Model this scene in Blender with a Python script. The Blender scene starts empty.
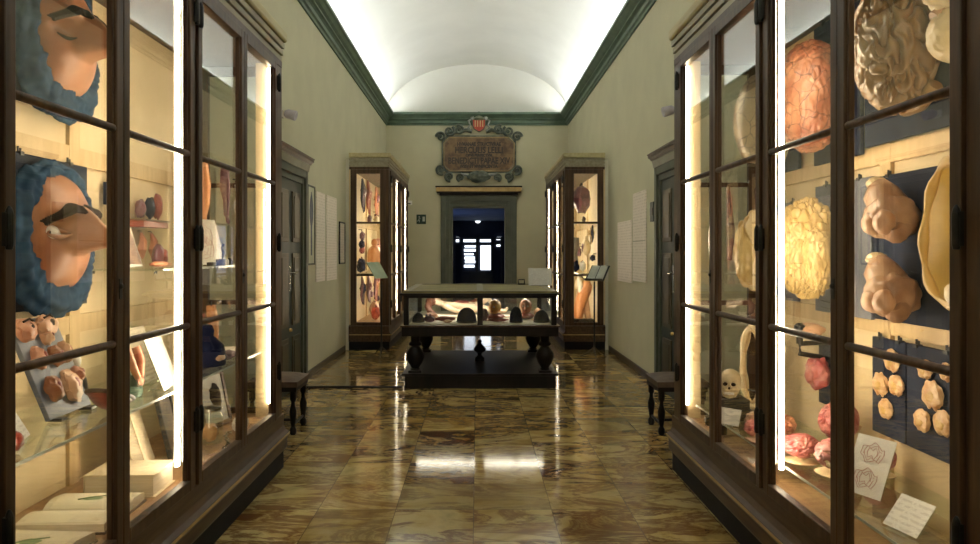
import bpy, bmesh, math, random
from mathutils import Vector, Matrix, noise
PI = math.pi
random.seed(7)
SC = bpy.context.scene
COL = SC.collection

# ------------------------------------------------------------------ materials
MATS = {}
def nodes(name):
    m = bpy.data.materials.new(name); m.use_nodes = True
    nt = m.node_tree; nt.nodes.clear()
    out = nt.nodes.new('ShaderNodeOutputMaterial')
    return m, nt, out
def N(nt, typ, **kw):
    n = nt.nodes.new(typ)
    for k, v in kw.items():
        if k.startswith('i_'): n.inputs[k[2:].replace('_', ' ')].default_value = v
        else: setattr(n, k, v)
    return n
def ramp(nt, stops):
    r = nt.nodes.new('ShaderNodeValToRGB'); e = r.color_ramp.elements
    while len(e) < len(stops): e.new(0.5)
    for i, (p, c) in enumerate(stops):
        e[i].position = p; e[i].color = (*c, 1)
    return r
def mat(name, c1, c2=None, scale=6.0, rough=0.5, metal=0.0, bump=0.0, stretch=(1, 1, 1), detail=4, coat=0.0, bscale=None, lo=.35, hi=.65, spec=.5):
    if name in MATS: return MATS[name]
    m, nt, out = nodes(name)
    b = N(nt, 'ShaderNodeBsdfPrincipled'); L = nt.links
    b.inputs['Roughness'].default_value = rough; b.inputs['Metallic'].default_value = metal
    b.inputs['Specular IOR Level'].default_value = spec; b.inputs['Coat Weight'].default_value = coat; b.inputs['Coat Roughness'].default_value = .15
    tc = N(nt, 'ShaderNodeTexCoord'); mp = N(nt, 'ShaderNodeMapping'); mp.inputs['Scale'].default_value = stretch
    L.new(tc.outputs['Object'], mp.inputs['Vector'])
    nz = N(nt, 'ShaderNodeTexNoise'); nz.inputs['Scale'].default_value = scale; nz.inputs['Detail'].default_value = detail
    L.new(mp.outputs[0], nz.inputs['Vector'])
    r = ramp(nt, [(lo, c1), (hi, c2 or c1)]); L.new(nz.outputs[0], r.inputs[0]); L.new(r.outputs[0], b.inputs['Base Color'])
    if bump:
        n2 = nz
        if bscale:
            n2 = N(nt, 'ShaderNodeTexNoise'); n2.inputs['Scale'].default_value = bscale; L.new(mp.outputs[0], n2.inputs['Vector'])
        bp = N(nt, 'ShaderNodeBump'); bp.inputs['Strength'].default_value = bump; bp.inputs['Distance'].default_value = .01
        L.new(n2.outputs[0], bp.inputs['Height']); L.new(bp.outputs[0], b.inputs['Normal'])
    L.new(b.outputs[0], out.inputs[0])
    MATS[name] = m; return m
def emis(name, c, s):
    if name in MATS: return MATS[name]
    m, nt, out = nodes(name); e = N(nt, 'ShaderNodeEmission'); e.inputs[0].default_value = (*c, 1); e.inputs[1].default_value = s
    nt.links.new(e.outputs[0], out.inputs[0]); MATS[name] = m; return m
def glass(name, tint=(.97, .98, .96), ior=1.5):
    if name in MATS: return MATS[name]
    m, nt, out = nodes(name); L = nt.links
    t = N(nt, 'ShaderNodeBsdfTransparent'); t.inputs[0].default_value = (*tint, 1)
    g = N(nt, 'ShaderNodeBsdfGlossy'); g.inputs['Roughness'].default_value = 0.0; g.inputs[0].default_value = (1, 1, 1, 1)
    geo = N(nt, 'ShaderNodeNewGeometry'); mi = N(nt, 'ShaderNodeMix'); mi.data_type = 'FLOAT'
    L.new(geo.outputs['Backfacing'], mi.inputs[0]); mi.inputs[2].default_value = ior; mi.inputs[3].default_value = 1 / ior
    fr = N(nt, 'ShaderNodeFresnel'); L.new(mi.outputs[0], fr.inputs[0])
    mx = N(nt, 'ShaderNodeMixShader'); L.new(fr.outputs[0], mx.inputs[0]); L.new(t.outputs[0], mx.inputs[1]); L.new(g.outputs[0], mx.inputs[2])
    L.new(mx.outputs[0], out.inputs[0]); MATS[name] = m; return m
def paper(name, base, ink, rows=60.0, cols=9.0, amount=.45):
    """Printed sheet: faint dashed rows of print with a blank margin at random."""
    if name in MATS: return MATS[name]
    m, nt, out = nodes(name); L = nt.links
    b = N(nt, 'ShaderNodeBsdfPrincipled'); b.inputs['Roughness'].default_value = .7
    tc = N(nt, 'ShaderNodeTexCoord'); sp = N(nt, 'ShaderNodeSeparateXYZ'); L.new(tc.outputs['Object'], sp.inputs[0])
    w = N(nt, 'ShaderNodeMath', operation='MULTIPLY'); L.new(sp.outputs[2], w.inputs[0]); w.inputs[1].default_value = rows
    f = N(nt, 'ShaderNodeMath', operation='FRACT'); L.new(w.outputs[0], f.inputs[0])
    gt = N(nt, 'ShaderNodeMath', operation='GREATER_THAN'); L.new(f.outputs[0], gt.inputs[0]); gt.inputs[1].default_value = .55
    nz = N(nt, 'ShaderNodeTexNoise'); nz.inputs['Scale'].default_value = cols * 6; L.new(tc.outputs['Object'], nz.inputs['Vector'])
    g2 = N(nt, 'ShaderNodeMath', operation='GREATER_THAN'); L.new(nz.outputs[0], g2.inputs[0]); g2.inputs[1].default_value = .46
    mu = N(nt, 'ShaderNodeMath', operation='MULTIPLY'); L.new(gt.outputs[0], mu.inputs[0]); L.new(g2.outputs[0], mu.inputs[1])
    m2 = N(nt, 'ShaderNodeMath', operation='MULTIPLY'); L.new(mu.outputs[0], m2.inputs[0]); m2.inputs[1].default_value = amount
    mx = N(nt, 'ShaderNodeMix'); mx.data_type = 'RGBA'; L.new(m2.outputs[0], mx.inputs[0]); mx.inputs[6].default_value = (*base, 1); mx.inputs[7].default_value = (*ink, 1)
    L.new(mx.outputs[2], b.inputs['Base Color']); L.new(b.outputs[0], out.inputs[0]); MATS[name] = m; return m
def vessels(name, c1, c2, cv, scale=9.0, width=.045, rough=.4):
    """Wax skin with painted blood vessels running over it."""
    if name in MATS: return MATS[name]
    m, nt, out = nodes(name); L = nt.links
    b = N(nt, 'ShaderNodeBsdfPrincipled'); b.inputs['Roughness'].default_value = rough
    tc = N(nt, 'ShaderNodeTexCoord')
    nz = N(nt, 'ShaderNodeTexNoise'); nz.inputs['Scale'].default_value = 7; nz.inputs['Detail'].default_value = 4; L.new(tc.outputs['Object'], nz.inputs['Vector'])
    r = ramp(nt, [(.38, c1), (.62, c2)]); L.new(nz.outputs[0], r.inputs[0])
    ad = N(nt, 'ShaderNodeVectorMath', operation='MULTIPLY_ADD'); L.new(nz.outputs['Color'], ad.inputs[0]); ad.inputs[1].default_value = (.12, .12, .12); L.new(tc.outputs['Object'], ad.inputs[2])
    v = N(nt, 'ShaderNodeTexVoronoi'); v.feature = 'DISTANCE_TO_EDGE'; v.inputs['Scale'].default_value = scale; L.new(ad.outputs[0], v.inputs['Vector'])
    r2 = ramp(nt, [(width * .5, (1, 1, 1)), (width, (0, 0, 0))]); L.new(v.outputs['Distance'], r2.inputs[0])
    mx = N(nt, 'ShaderNodeMix'); mx.data_type = 'RGBA'; L.new(r2.outputs[0], mx.inputs[0]); L.new(r.outputs[0], mx.inputs[6]); mx.inputs[7].default_value = (*cv, 1)
    L.new(mx.outputs[2], b.inputs['Base Color']); L.new(b.outputs[0], out.inputs[0]); MATS[name] = m; return m
def marble():
    m, nt, out = nodes('polished_marble'); L = nt.links
    b = N(nt, 'ShaderNodeBsdfPrincipled'); tc = N(nt, 'ShaderNodeTexCoord')
    def vm(op, a, bb):
        n = N(nt, 'ShaderNodeVectorMath', operation=op)
        L.new(a, n.inputs[0])
        if isinstance(bb, tuple): n.inputs[1].default_value = bb
        else: L.new(bb, n.inputs[1])
        return n.outputs[0]
    def mm(op, a, bb=None):
        n = N(nt, 'ShaderNodeMath', operation=op); L.new(a, n.inputs[0])
        if bb is not None:
            if isinstance(bb, (int, float)): n.inputs[1].default_value = bb
            else: L.new(bb, n.inputs[1])
        return n.outputs[0]
    S = .47
    pos = vm('ADD', tc.outputs['Object'], (.02 + 100 * S, 100 * S, 0))
    sc = vm('DIVIDE', pos, (S, S, 1.0))
    # every second course is shifted by half a slab
    sx = N(nt, 'ShaderNodeSeparateXYZ'); L.new(sc, sx.inputs[0])
    row = mm('FLOOR', sx.outputs[1])
    xs = sx.outputs[0]
    cx, cy = mm('FLOOR', xs), row
    fx, fy = mm('FRACT', xs), mm('FRACT', sx.outputs[1])
    cell = N(nt, 'ShaderNodeCombineXYZ'); L.new(cx, cell.inputs[0]); L.new(cy, cell.inputs[1])
    wn = N(nt, 'ShaderNodeTexWhiteNoise'); wn.noise_dimensions = '3D'; L.new(cell.outputs[0], wn.inputs['Vector'])
    off = vm('MULTIPLY', wn.outputs['Color'], (9, 9, 9)); p2 = vm('ADD', tc.outputs['Object'], off)
    w1 = N(nt, 'ShaderNodeTexNoise'); w1.inputs['Scale'].default_value = 2.2; w1.inputs['Detail'].default_value = 6; w1.inputs['Roughness'].default_value = .62; w1.inputs['Distortion'].default_value = .6
    L.new(p2, w1.inputs['Vector'])
    base = ramp(nt, [(.28, (.20, .135, .04)), (.42, (.38, .26, .08)), (.55, (.50, .38, .155)), (.72, (.27, .23, .095))]); L.new(w1.outputs[0], base.inputs[0])
    mp = N(nt, 'ShaderNodeMapping'); mp.inputs['Scale'].default_value = (.9, 2.3, 1); mp.inputs['Rotation'].default_value = (0, 0, .45); L.new(p2, mp.inputs['Vector'])
    w2 = N(nt, 'ShaderNodeTexNoise'); w2.inputs['Scale'].default_value = 1.5; w2.inputs['Detail'].default_value = 8; w2.inputs['Roughness'].default_value = .66; w2.inputs['Distortion'].default_value = 1.1
    L.new(mp.outputs[0], w2.inputs['Vector'])
    v = mm('ABSOLUTE', mm('SUBTRACT', w2.outputs[0], .5))
    vein = ramp(nt, [(.0, (1, 1, 1)), (.02, (.8, .8, .8)), (.06, (0, 0, 0))]); L.new(v, vein.inputs[0])
    patch = ramp(nt, [(.535, (0, 0, 0)), (.60, (.85, .85, .85))]); L.new(w2.outputs[0], patch.inputs[0])
    amt = mm('MAXIMUM', mm('MULTIPLY', vein.outputs[0], .75), patch.outputs[0])
    ws = N(nt, 'ShaderNodeSeparateColor'); L.new(wn.outputs['Color'], ws.inputs[0])
    tile_amt = mm('ADD', mm('MULTIPLY', ws.outputs[0], .6), .60)
    amt2 = mm('MULTIPLY', amt, tile_amt)
    mx = N(nt, 'ShaderNodeMix'); mx.data_type = 'RGBA'; L.new(amt2, mx.inputs[0]); L.new(base.outputs[0], mx.inputs[6]); mx.inputs[7].default_value = (.10, .026, .006, 1)
    # tone of each slab
    tone = mm('ADD', mm('MULTIPLY', ws.outputs[1], .5), .72)
    tv = N(nt, 'ShaderNodeCombineXYZ')
    for i in range(3): L.new(tone, tv.inputs[i])
    colr = vm('MULTIPLY', mx.outputs[2], tv.outputs[0])
    # joints
    ex = mm('MINIMUM', fx, mm('SUBTRACT', mm('ADD', mm('MULTIPLY', fx, 0), 1.0), fx)); ey = mm('MINIMUM', fy, mm('SUBTRACT', mm('ADD', mm('MULTIPLY', fy, 0), 1.0), fy))
    ed = mm('LESS_THAN', mm('MINIMUM', ex, ey), .006)
    m3 = N(nt, 'ShaderNodeMix'); m3.data_type = 'RGBA'; L.new(mm('MULTIPLY', ed, .6), m3.inputs[0]); L.new(colr, m3.inputs[6]); m3.inputs[7].default_value = (.05, .035, .02, 1)
    L.new(m3.outputs[2], b.inputs['Base Color'])
    rr = N(nt, 'ShaderNodeMapRange'); L.new(w1.outputs[0], rr.inputs[0]); rr.inputs[3].default_value = .06; rr.inputs[4].default_value = .13; L.new(rr.outputs[0], b.inputs['Roughness'])
    L.new(b.outputs[0], out.inputs[0]); MATS['polished_marble'] = m; return m

WOOD = mat('walnut_wood', (.040, .020, .010), (.085, .046, .024), 9, .42, stretch=(3, 3, .25), bump=.06, spec=.3)
WOOD_OUT = mat('brown_cabinet_wood', (0.042, 0.022, 0.011), (0.092, 0.051, 0.027), 10, .42, stretch=(3, 3, .22), bump=.05, spec=.3)
WOOD_LONG = mat('brown_rail_wood', (.05, .027, .014), (.10, .06, .032), 10, .42, stretch=(3, .25, 3), bump=.05, spec=.3)
WOOD_DARK = mat('near_black_wood', (0.006, 0.0045, 0.004), (0.014, 0.009, 0.007), 10, .45, stretch=(1, 1, .3), spec=.25)
CORN = mat('grey_brown_cornice_wood', (0.3, 0.27, 0.185), (0.4, 0.365, 0.26), 8, .55, stretch=(3, .3, 3))
CAP = mat('ochre_cream_cornice_cap', (0.46, 0.4, 0.21), (0.56, 0.5, 0.28), 8, .5, stretch=(3, .4, 3))
PLINTH = mat('black_plinth', (0.006, 0.006, 0.009), (0.012, 0.011, 0.014), 6, .6, spec=.2)
CREAM = mat('cream_painted_board', (0.62, 0.48, 0.27), (0.7, 0.56, 0.34), 3, .6)
TAN = mat('tan_batten', (.50, .35, .17), (.60, .43, .22), 8, .55, stretch=(3, 3, .3))
INFLOOR = mat('honey_shelf_wood', (.26, .14, .06), (.36, .20, .09), 9, .45, stretch=(3, .3, 3))
GLASS = glass('pane_glass', ior=1.68)
SHELF_GLASS = glass('shelf_glass', (.90, .95, .91), 1.5)
SHELF_EDGE = mat('polished_glass_edge', (.62, .68, .60), (.72, .76, .68), 10, .2)
LED = emis('led_white', (1.0, .83, .60), 52)
BLACK = mat('black_iron', (.008, .008, .008), (.02, .02, .018), 20, .4, .3)
BRASS = mat('aged_brass', (.45, .30, .10), (.55, .38, .14), 20, .3, 1.0)
SILVER = mat('nickel', (.45, .45, .43), (.6, .6, .57), 20, .25, 1.0)
WALL = mat('sage_plaster', (0.565, 0.54, 0.378), (0.605, 0.58, 0.408), 2.2, .85, bump=.04, bscale=60)
VAULT = mat('white_vault_plaster', (0.76, 0.75, 0.69), (0.8, 0.79, 0.73), 1.5, .9)
GREEN = mat('green_cornice_paint', (.075, .12, .085), (.10, .155, .105), 5, .55)
FLOOR = marble()
DOORG = mat('dark_green_door_paint', (0.012, 0.024, 0.02), (0.022, 0.036, 0.029), 6, .45)
DOORP = mat('olive_brown_door_panel', (0.05, 0.038, 0.014), (0.075, 0.056, 0.022), 6, .45, stretch=(2, 2, .3))
FRAMEG = mat('grey_green_architrave', (0.055, 0.066, 0.045), (0.075, 0.086, 0.06), 6, .5)
NAVY = mat('navy_mounting_board', (.006, .009, .022), (.020, .026, .046), 3.2, .7, detail=6, spec=.15)
GREYB = mat('slate_mounting_board', (.09, .10, .125), (.17, .17, .19), 3, .7, detail=6, spec=.2)
SKIN = mat('flesh_wax', (0.22, 0.075, 0.029), (0.38, 0.165, 0.072), 5, .42, detail=3, spec=.35)
SKIN_PALE = mat('pale_flesh_wax', (0.44, 0.235, 0.13), (0.57, 0.35, 0.21), 7, .35)
BLUE = mat('blue_cloth', (0.006, 0.026, 0.064), (0.022, 0.058, 0.105), 9, .85, spec=.15, bump=.2, stretch=(1, 1, 2))
BROW = mat('dark_brow_hair', (.012, .008, .006), (.03, .018, .012), 30, .9, spec=.1)
EYEW = mat('glazed_eye_white', (.7, .66, .58), (.76, .72, .64), 10, .15)
IRIS = mat('brown_iris', (.05, .025, .012), (.09, .05, .02), 40, .15)
BONE = mat('ivory_bone', (.60, .47, .26), (.74, .62, .40), 9, .42)
WHITEP = mat('white_card', (.80, .78, .72), (.84, .82, .77), 4, .7)
PRINT = paper('printed_card', (.84, .82, .76), (.3, .25, .22), amount=.28)
PAGE = paper('old_printed_page', (.80, .70, .54), (.35, .25, .16), 45, 7, .35)
PAGEEDGE = mat('page_edges', (.66, .56, .40), (.78, .68, .52), 5, .8, stretch=(1, 1, 60))
LEATHER = mat('dark_leather', (.045, .022, .012), (.09, .045, .022), 18, .5, bump=.1)
CREAMBK = mat('vellum_cover', (.62, .51, .33), (.72, .60, .42), 5, .6)
BRAIN1 = mat('tan_brain_wax', (0.2, 0.108, 0.038), (0.31, 0.185, 0.08), 6, .33)
BRAIN_Y = mat('yellow_brain_wax', (0.44, 0.295, 0.1), (0.55, 0.4, 0.17), 5, .33)
BRAIN_R = vessels('red_brown_brain_wax', (.25, .075, .035), (.40, .18, .09), (.09, .02, .012), 13, .035)
BRAIN_V = vessels('veined_grey_brown_wax', (.21, .145, .075), (.31, .22, .12), (.08, .042, .022), 8, .04)
BRAIN_P = mat('pink_brain_wax', (0.28, 0.05, 0.05), (0.46, 0.17, 0.14), 12, .35)
STEM = mat('brainstem_wax', (0.28, 0.145, 0.078), (0.42, 0.25, 0.14), 8, .35, stretch=(1, 1, .4))
SLICE = mat('brain_slice_wax', (0.45, 0.23, 0.08), (0.62, 0.42, 0.22), 22, .4)
GOLD = mat('golden_yellow_wax', (0.44, 0.26, 0.06), (0.56, 0.37, 0.12), 7, .35)
GOLD_IN = mat('amber_wax_inside', (.42, .27, .05), (.55, .38, .10), 5, .3)
PALEW = mat('cream_wax', (0.56, 0.43, 0.23), (0.66, 0.53, 0.32), 6, .35)
RED = mat('dark_red_wax', (.16, .022, .018), (.30, .05, .035), 9, .3)
PURP = mat('purple_brown_wax', (.07, .022, .035), (.15, .05, .06), 12, .35)
ORANGE = mat('orange_flayed_wax', (.52, .20, .07), (.68, .34, .15), 9, .35, stretch=(1, 1, .3))
FLAY = mat('red_muscle_wax', (.36, .10, .05), (.56, .26, .14), 14, .38, stretch=(1, 1, .25))
TEAL = mat('green_cloth', (.04, .085, .055), (.09, .15, .09), 9, .7, bump=.2)
OLIVE = mat('olive_polished_top', (.13, .11, .025), (.22, .185, .05), 5, .5, detail=6)
MATTR = mat('white_sheet', (.72, .66, .54), (.80, .74, .62), 8, .8, bump=.1)
NAVYV = mat('navy_velvet', (0.004, 0.006, 0.022), (0.01, 0.013, 0.042), 10, .9, spec=.1)
PINKW = mat('pink_face_wax', (0.42, 0.17, 0.1), (0.55, 0.28, 0.17), 9, .35)
HAIR = mat('auburn_hair', (.09, .03, .015), (.16, .06, .03), 24, .5, stretch=(1, 1, 4))
PLAQ = mat('mottled_brown_marble', (.07, .034, .013), (.19, .115, .045), 9, .35, detail=7)
PLAQF = mat('bronze_green_frame', (0.03, 0.046, 0.034), (0.12, 0.14, 0.105), 12, .4)
GILT_AND_HIGHLIGHT = mat('dull_gilt_and_highlight', (.42, .29, .11), (.52, .37, .16), 9, .45)
SHIELD = mat('crest_red', (.45, .06, .03), (.52, .08, .04), 9, .4)
SILV = mat('grey_carved_stone', (.22, .24, .22), (.34, .35, .32), 12, .5)
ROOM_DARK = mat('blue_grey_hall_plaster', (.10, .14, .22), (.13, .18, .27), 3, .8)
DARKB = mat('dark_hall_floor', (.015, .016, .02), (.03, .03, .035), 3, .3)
WINL = emis('daylit_glass', (.80, .88, 1.0), 2.6)

# ------------------------------------------------------------------ mesh tools
class MB:
    def __init__(s): s.bm = bmesh.new()
    def box(s, x0, x1, y0, y1, z0, z1, M=None):
        v = [s.bm.verts.new((M @ Vector(c)) if M else c) for c in ((x0,y0,z0),(x1,y0,z0),(x1,y1,z0),(x0,y1,z0),(x0,y0,z1),(x1,y0,z1),(x1,y1,z1),(x0,y1,z1))]
        for f in ((0,3,2,1),(4,5,6,7),(0,1,5,4),(1,2,6,5),(2,3,7,6),(3,0,4,7)): s.bm.faces.new([v[i] for i in f])
        return s
    def prism(s, poly, y0, y1, axis='y', M=None):
        """poly in the two other axes, swept along AXIS."""
        def mk(p, t):
            c = {'y': (p[0], t, p[1]), 'x': (t, p[0], p[1]), 'z': (p[0], p[1], t)}[axis]
            return s.bm.verts.new((M @ Vector(c)) if M else c)
        a = [mk(p, y0) for p in poly]; b = [mk(p, y1) for p in poly]; n = len(poly)
        s.bm.faces.new(a); s.bm.faces.new(b[::-1])
        for i in range(n): s.bm.faces.new((a[i], b[i], b[(i+1) % n], a[(i+1) % n]))
        return s
    def tube(s, pts, r, n=10, flat=1.0, M=None):
        pts = [Vector(p) for p in pts]; k = len(pts)
        rs = r if isinstance(r, (list, tuple)) else [r] * k
        rings = []; up = Vector((0, 0, 1))
        for i, p in enumerate(pts):
            t = (pts[min(i+1, k-1)] - pts[max(i-1, 0)]).normalized()
            if abs(t.dot(up)) > .97: up = Vector((1, 0, 0))
            a = t.cross(up).normalized(); b = a.cross(t).normalized(); up = b
            ring = []
            for j in range(n):
                q = p + (a * math.cos(2*PI*j/n) + b * math.sin(2*PI*j/n) * flat) * rs[i]
                ring.append(s.bm.verts.new(M @ q if M else q))
            rings.append(ring)
        for A, B in zip(rings, rings[1:]):
            for j in range(n): s.bm.faces.new((A[j], A[(j+1) % n], B[(j+1) % n], B[j]))
        s.bm.faces.new(rings[0][::-1]); s.bm.faces.new(rings[-1])
        return s
    def lathe(s, prof, n=16, o=(0, 0, 0), M=None):
        rings = []
        for r, z in prof:
            ring = []
            for j in range(n):
                q = Vector((o[0] + r*math.cos(2*PI*j/n), o[1] + r*math.sin(2*PI*j/n), o[2] + z))
                ring.append(s.bm.verts.new(M @ q if M else q))
            rings.append(ring)
        for A, B in zip(rings, rings[1:]):
            for j in range(n): s.bm.faces.new((A[j], A[(j+1) % n], B[(j+1) % n], B[j]))
        s.bm.faces.new(rings[0][::-1]); s.bm.faces.new(rings[-1])
        return s
    def blob(s, c, sc, seed=0, amp=.1, freq=2.0, sub=3, fn=None, M=None):
        r = bmesh.ops.create_icosphere(s.bm, subdivisions=sub, radius=1.0)
        off = Vector((seed*3.7, seed*1.3, seed*2.1)); c = Vector(c)
        for v in r['verts']:
            p = v.co.copy()
            k = 1 + (fn(p) if fn else amp * noise.noise(p*freq + off))
            q = Vector((p.x*k*sc[0], p.y*k*sc[1], p.z*k*sc[2])) + c
            v.co = M @ q if M else q
        return s
    def grid(s, fn, nu, nv, wu=False, wv=False):
        V = [[s.bm.verts.new(fn(i/(nu if wu else nu-1), j/(nv if wv else nv-1))) for j in range(nv)] for i in range(nu)]
        for i in range(nu if wu else nu-1):
            for j in range(nv if wv else nv-1):
                s.bm.faces.new((V[i][j], V[(i+1) % nu][j], V[(i+1) % nu][(j+1) % nv], V[i][(j+1) % nv]))
        return s
    def ground(s, z=.0015):
        k = z - min(v.co.z for v in s.bm.verts)
        for v in s.bm.verts: v.co.z += k
        return s
    def build(s, name, m, parent=None, smooth=False, bevel=0.0, loc=None, rot=None, ang=40):
        bmesh.ops.recalc_face_normals(s.bm, faces=s.bm.faces)
        me = bpy.data.meshes.new(name); s.bm.to_mesh(me); s.bm.free()
        me.materials.append(m)
        if smooth:
            for p in me.polygons: p.use_smooth = True
            me.set_sharp_from_angle(angle=math.radians(ang))
        o = bpy.data.objects.new(name, me); COL.objects.link(o)
        if parent: o.parent = parent
        if loc: o.location = loc
        if rot: o.rotation_euler = rot
        if bevel:
            b = o.modifiers.new('bevel', 'BEVEL'); b.width = bevel; b.segments = 2; b.limit_method = 'ANGLE'
        return o
def tag(o, label=None, cat=None, group=None, kind=None):
    if label: o['label'] = label
    if cat: o['category'] = cat
    if group: o['group'] = group
    if kind: o['kind'] = kind
    return o
def thing(name, label, cat, loc=(0, 0, 0), rz=0.0, group=None, rot=None):
    o = bpy.data.objects.new(name, None); COL.objects.link(o); o.empty_display_size = .1
    o.location = loc; o.rotation_euler = rot or (0, 0, rz)
    return tag(o, label, cat, group)
def struct(mb, name, m, **k): return tag(mb.build(name, m, **k), kind='structure')
def copy_tree(o, parent=None):
    c = o.copy(); COL.objects.link(c)
    if parent: c.parent = parent
    for ch in list(o.children): copy_tree(ch, c)
    return c
def sstep(a, b, x):
    t = max(0.0, min(1.0, (x-a)/(b-a))); return t*t*(3-2*t)
def text_obj(s, size, name, m, parent, loc, rot, ext=.004, sx=1.0):
    cu = bpy.data.curves.new('lettering', 'FONT'); cu.body = s; cu.size = size; cu.align_x = 'CENTER'; cu.align_y = 'CENTER'; cu.extrude = ext; cu.offset = .006; cu.resolution_u = 3
    ob = bpy.data.objects.new('lettering', cu); COL.objects.link(ob)
    me = bpy.data.meshes.new_from_object(ob.evaluated_get(bpy.context.evaluated_depsgraph_get()))
    bpy.data.objects.remove(ob); me.materials.clear(); me.materials.append(m)
    o = bpy.data.objects.new(name, me); COL.objects.link(o); o.parent = parent; o.location = loc; o.rotation_euler = rot; o.scale = (sx, 1, 1)
    return o

# ------------------------------------------------------------------ camera
EYE = 1.55
cam = bpy.data.cameras.new('camera'); co = bpy.data.objects.new('camera', cam); COL.objects.link(co)
co.location = (0, 0, EYE); co.rotation_euler = (PI/2, 0, 0)
cam.sensor_width = 36; cam.lens = 36*700/980; cam.shift_x = 13/980; cam.shift_y = -19/980; cam.clip_start = .02
SC.camera = co

# ------------------------------------------------------------------ room
W = 2.10; FAR = 16.2; NEAR = -4.0; ZC = 4.74
struct(MB().box(-2.6, 2.6, NEAR-.2, FAR, -.1, 0), 'floor', FLOOR)
struct(MB().box(-W-.2, -W, NEAR-.2, FAR+.2, 0, ZC), 'wall_left', WALL)
struct(MB().box(W, W+.2, NEAR-.2, FAR+.2, 0, ZC), 'wall_right', WALL)
struct(MB().box(-W-.2, W+.2, NEAR-.4, NEAR, 0, 6.3), 'wall_near', WALL)
DX0, DX1, DZ = -.565, .645, 2.60
cxd = (DX0+DX1)/2
struct(MB().box(-W-.2, DX0, FAR, FAR+.25, 0, ZC).box(DX1, W+.2, FAR, FAR+.25, 0, ZC).box(DX0, DX1, FAR, FAR+.25, DZ, ZC), 'wall_far', WALL)
struct(MB().box(-W-.2, W+.2, FAR, FAR+.25, ZC, 6.4), 'wall_far_lunette', VAULT)
RISE = 1.18
def arc(a, rise, z, n=28): return [(-a*math.cos(PI*i/n), z + rise*math.sin(PI*i/n)) for i in range(n+1)]
struct(MB().prism(arc(W-.005, RISE, ZC) + arc(W+.2, RISE+.2, ZC)[::-1], NEAR-.2, FAR+.005), 'ceiling', VAULT, smooth=True, ang=30)
# cornice: a moulded trough that hides the cove light
CP = [(0, 4.50), (.025, 4.50), (.03, 4.535), (.055, 4.55), (.055, 4.605), (.075, 4.625), (.10, 4.635), (.10, 4.66), (.135, 4.68), (.165, 4.715), (.19, 4.73), (.19, 4.775), (.175, 4.775), (.175, 4.742), (0, 4.742)]
struct(MB().prism([(-W+p, z) for p, z in CP], NEAR, FAR), 'trim_1', GREEN)
struct(MB().prism([(W-p, z) for p, z in CP], NEAR, FAR), 'trim_2', GREEN)
struct(MB().prism([(FAR-p, z) for p, z in CP], -W+.02, W-.02, axis='x'), 'trim_3', GREEN)
for sx in (-1, 1):
    tag(MB().box(sx*(W-.10)-.035, sx*(W-.10)+.035, NEAR+.1, FAR-.25, 4.745, 4.76).build('cove_light', emis('cove_white', (.96, .99, 1.0), 42)),
        'white cove light strip hidden behind the green cornice on the ' + ('opened-book stand side' if sx > 0 else 'framed bird print side'), 'light')
for sx, nm in ((-1, 'left'), (1, 'right')):
    struct(MB().prism([(sx*W, 0), (sx*(W-.015), 0), (sx*(W-.015), .07), (sx*(W-.006), .085), (sx*W, .085)], 5.3, 11.1), 'baseboard_'+nm, mat('brown_skirting', (.05, .035, .022), (.07, .05, .03), 6, .4))

# doorway at the far end
t = MB()
for x0, x1, p in ((DX0-.27, DX0-.15, .07), (DX0-.15, DX0-.06, .05), (DX0-.06, DX0, .03)):
    t.box(x0, x1, FAR-p, FAR, 0, DZ+(DX0-x0)); t.box(DX0+DX1-x1, DX0+DX1-x0, FAR-p, FAR, 0, DZ+(DX0-x0))
    t.box(x1, DX0+DX1-x1, FAR-p+.002, FAR, DZ+(DX0-x1), DZ+(DX0-x0))
struct(t, 'trim_4', FRAMEG, bevel=.006)
struct(MB().box(DX0-.30, DX1+.30, FAR-.10, FAR, 2.88, 2.93).box(DX0-.36, DX1+.36, FAR-.20, FAR, 2.93, 2.955).box(DX0-.385, DX1+.385, FAR-.23, FAR, 3.055, 3.085), 'trim_5', WOOD_DARK, bevel=.004)
struct(MB().box(DX0-.37, DX1+.37, FAR-.21, FAR, 2.955, 3.055), 'trim_6', GILT_AND_HIGHLIGHT, bevel=.008)
# hall beyond
HB = 24.2
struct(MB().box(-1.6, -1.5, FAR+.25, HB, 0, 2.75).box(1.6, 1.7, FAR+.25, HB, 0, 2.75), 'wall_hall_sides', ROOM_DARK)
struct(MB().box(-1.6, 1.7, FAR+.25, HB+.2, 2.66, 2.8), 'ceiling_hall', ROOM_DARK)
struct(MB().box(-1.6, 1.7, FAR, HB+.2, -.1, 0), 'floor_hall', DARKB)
struct(MB().box(-1.6, 1.7, HB+.05, HB+.2, 0, 2.66), 'wall_hall_end', mat('night_blue_wall', (.012, .016, .035), (.02, .026, .05), 3, .7))
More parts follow.
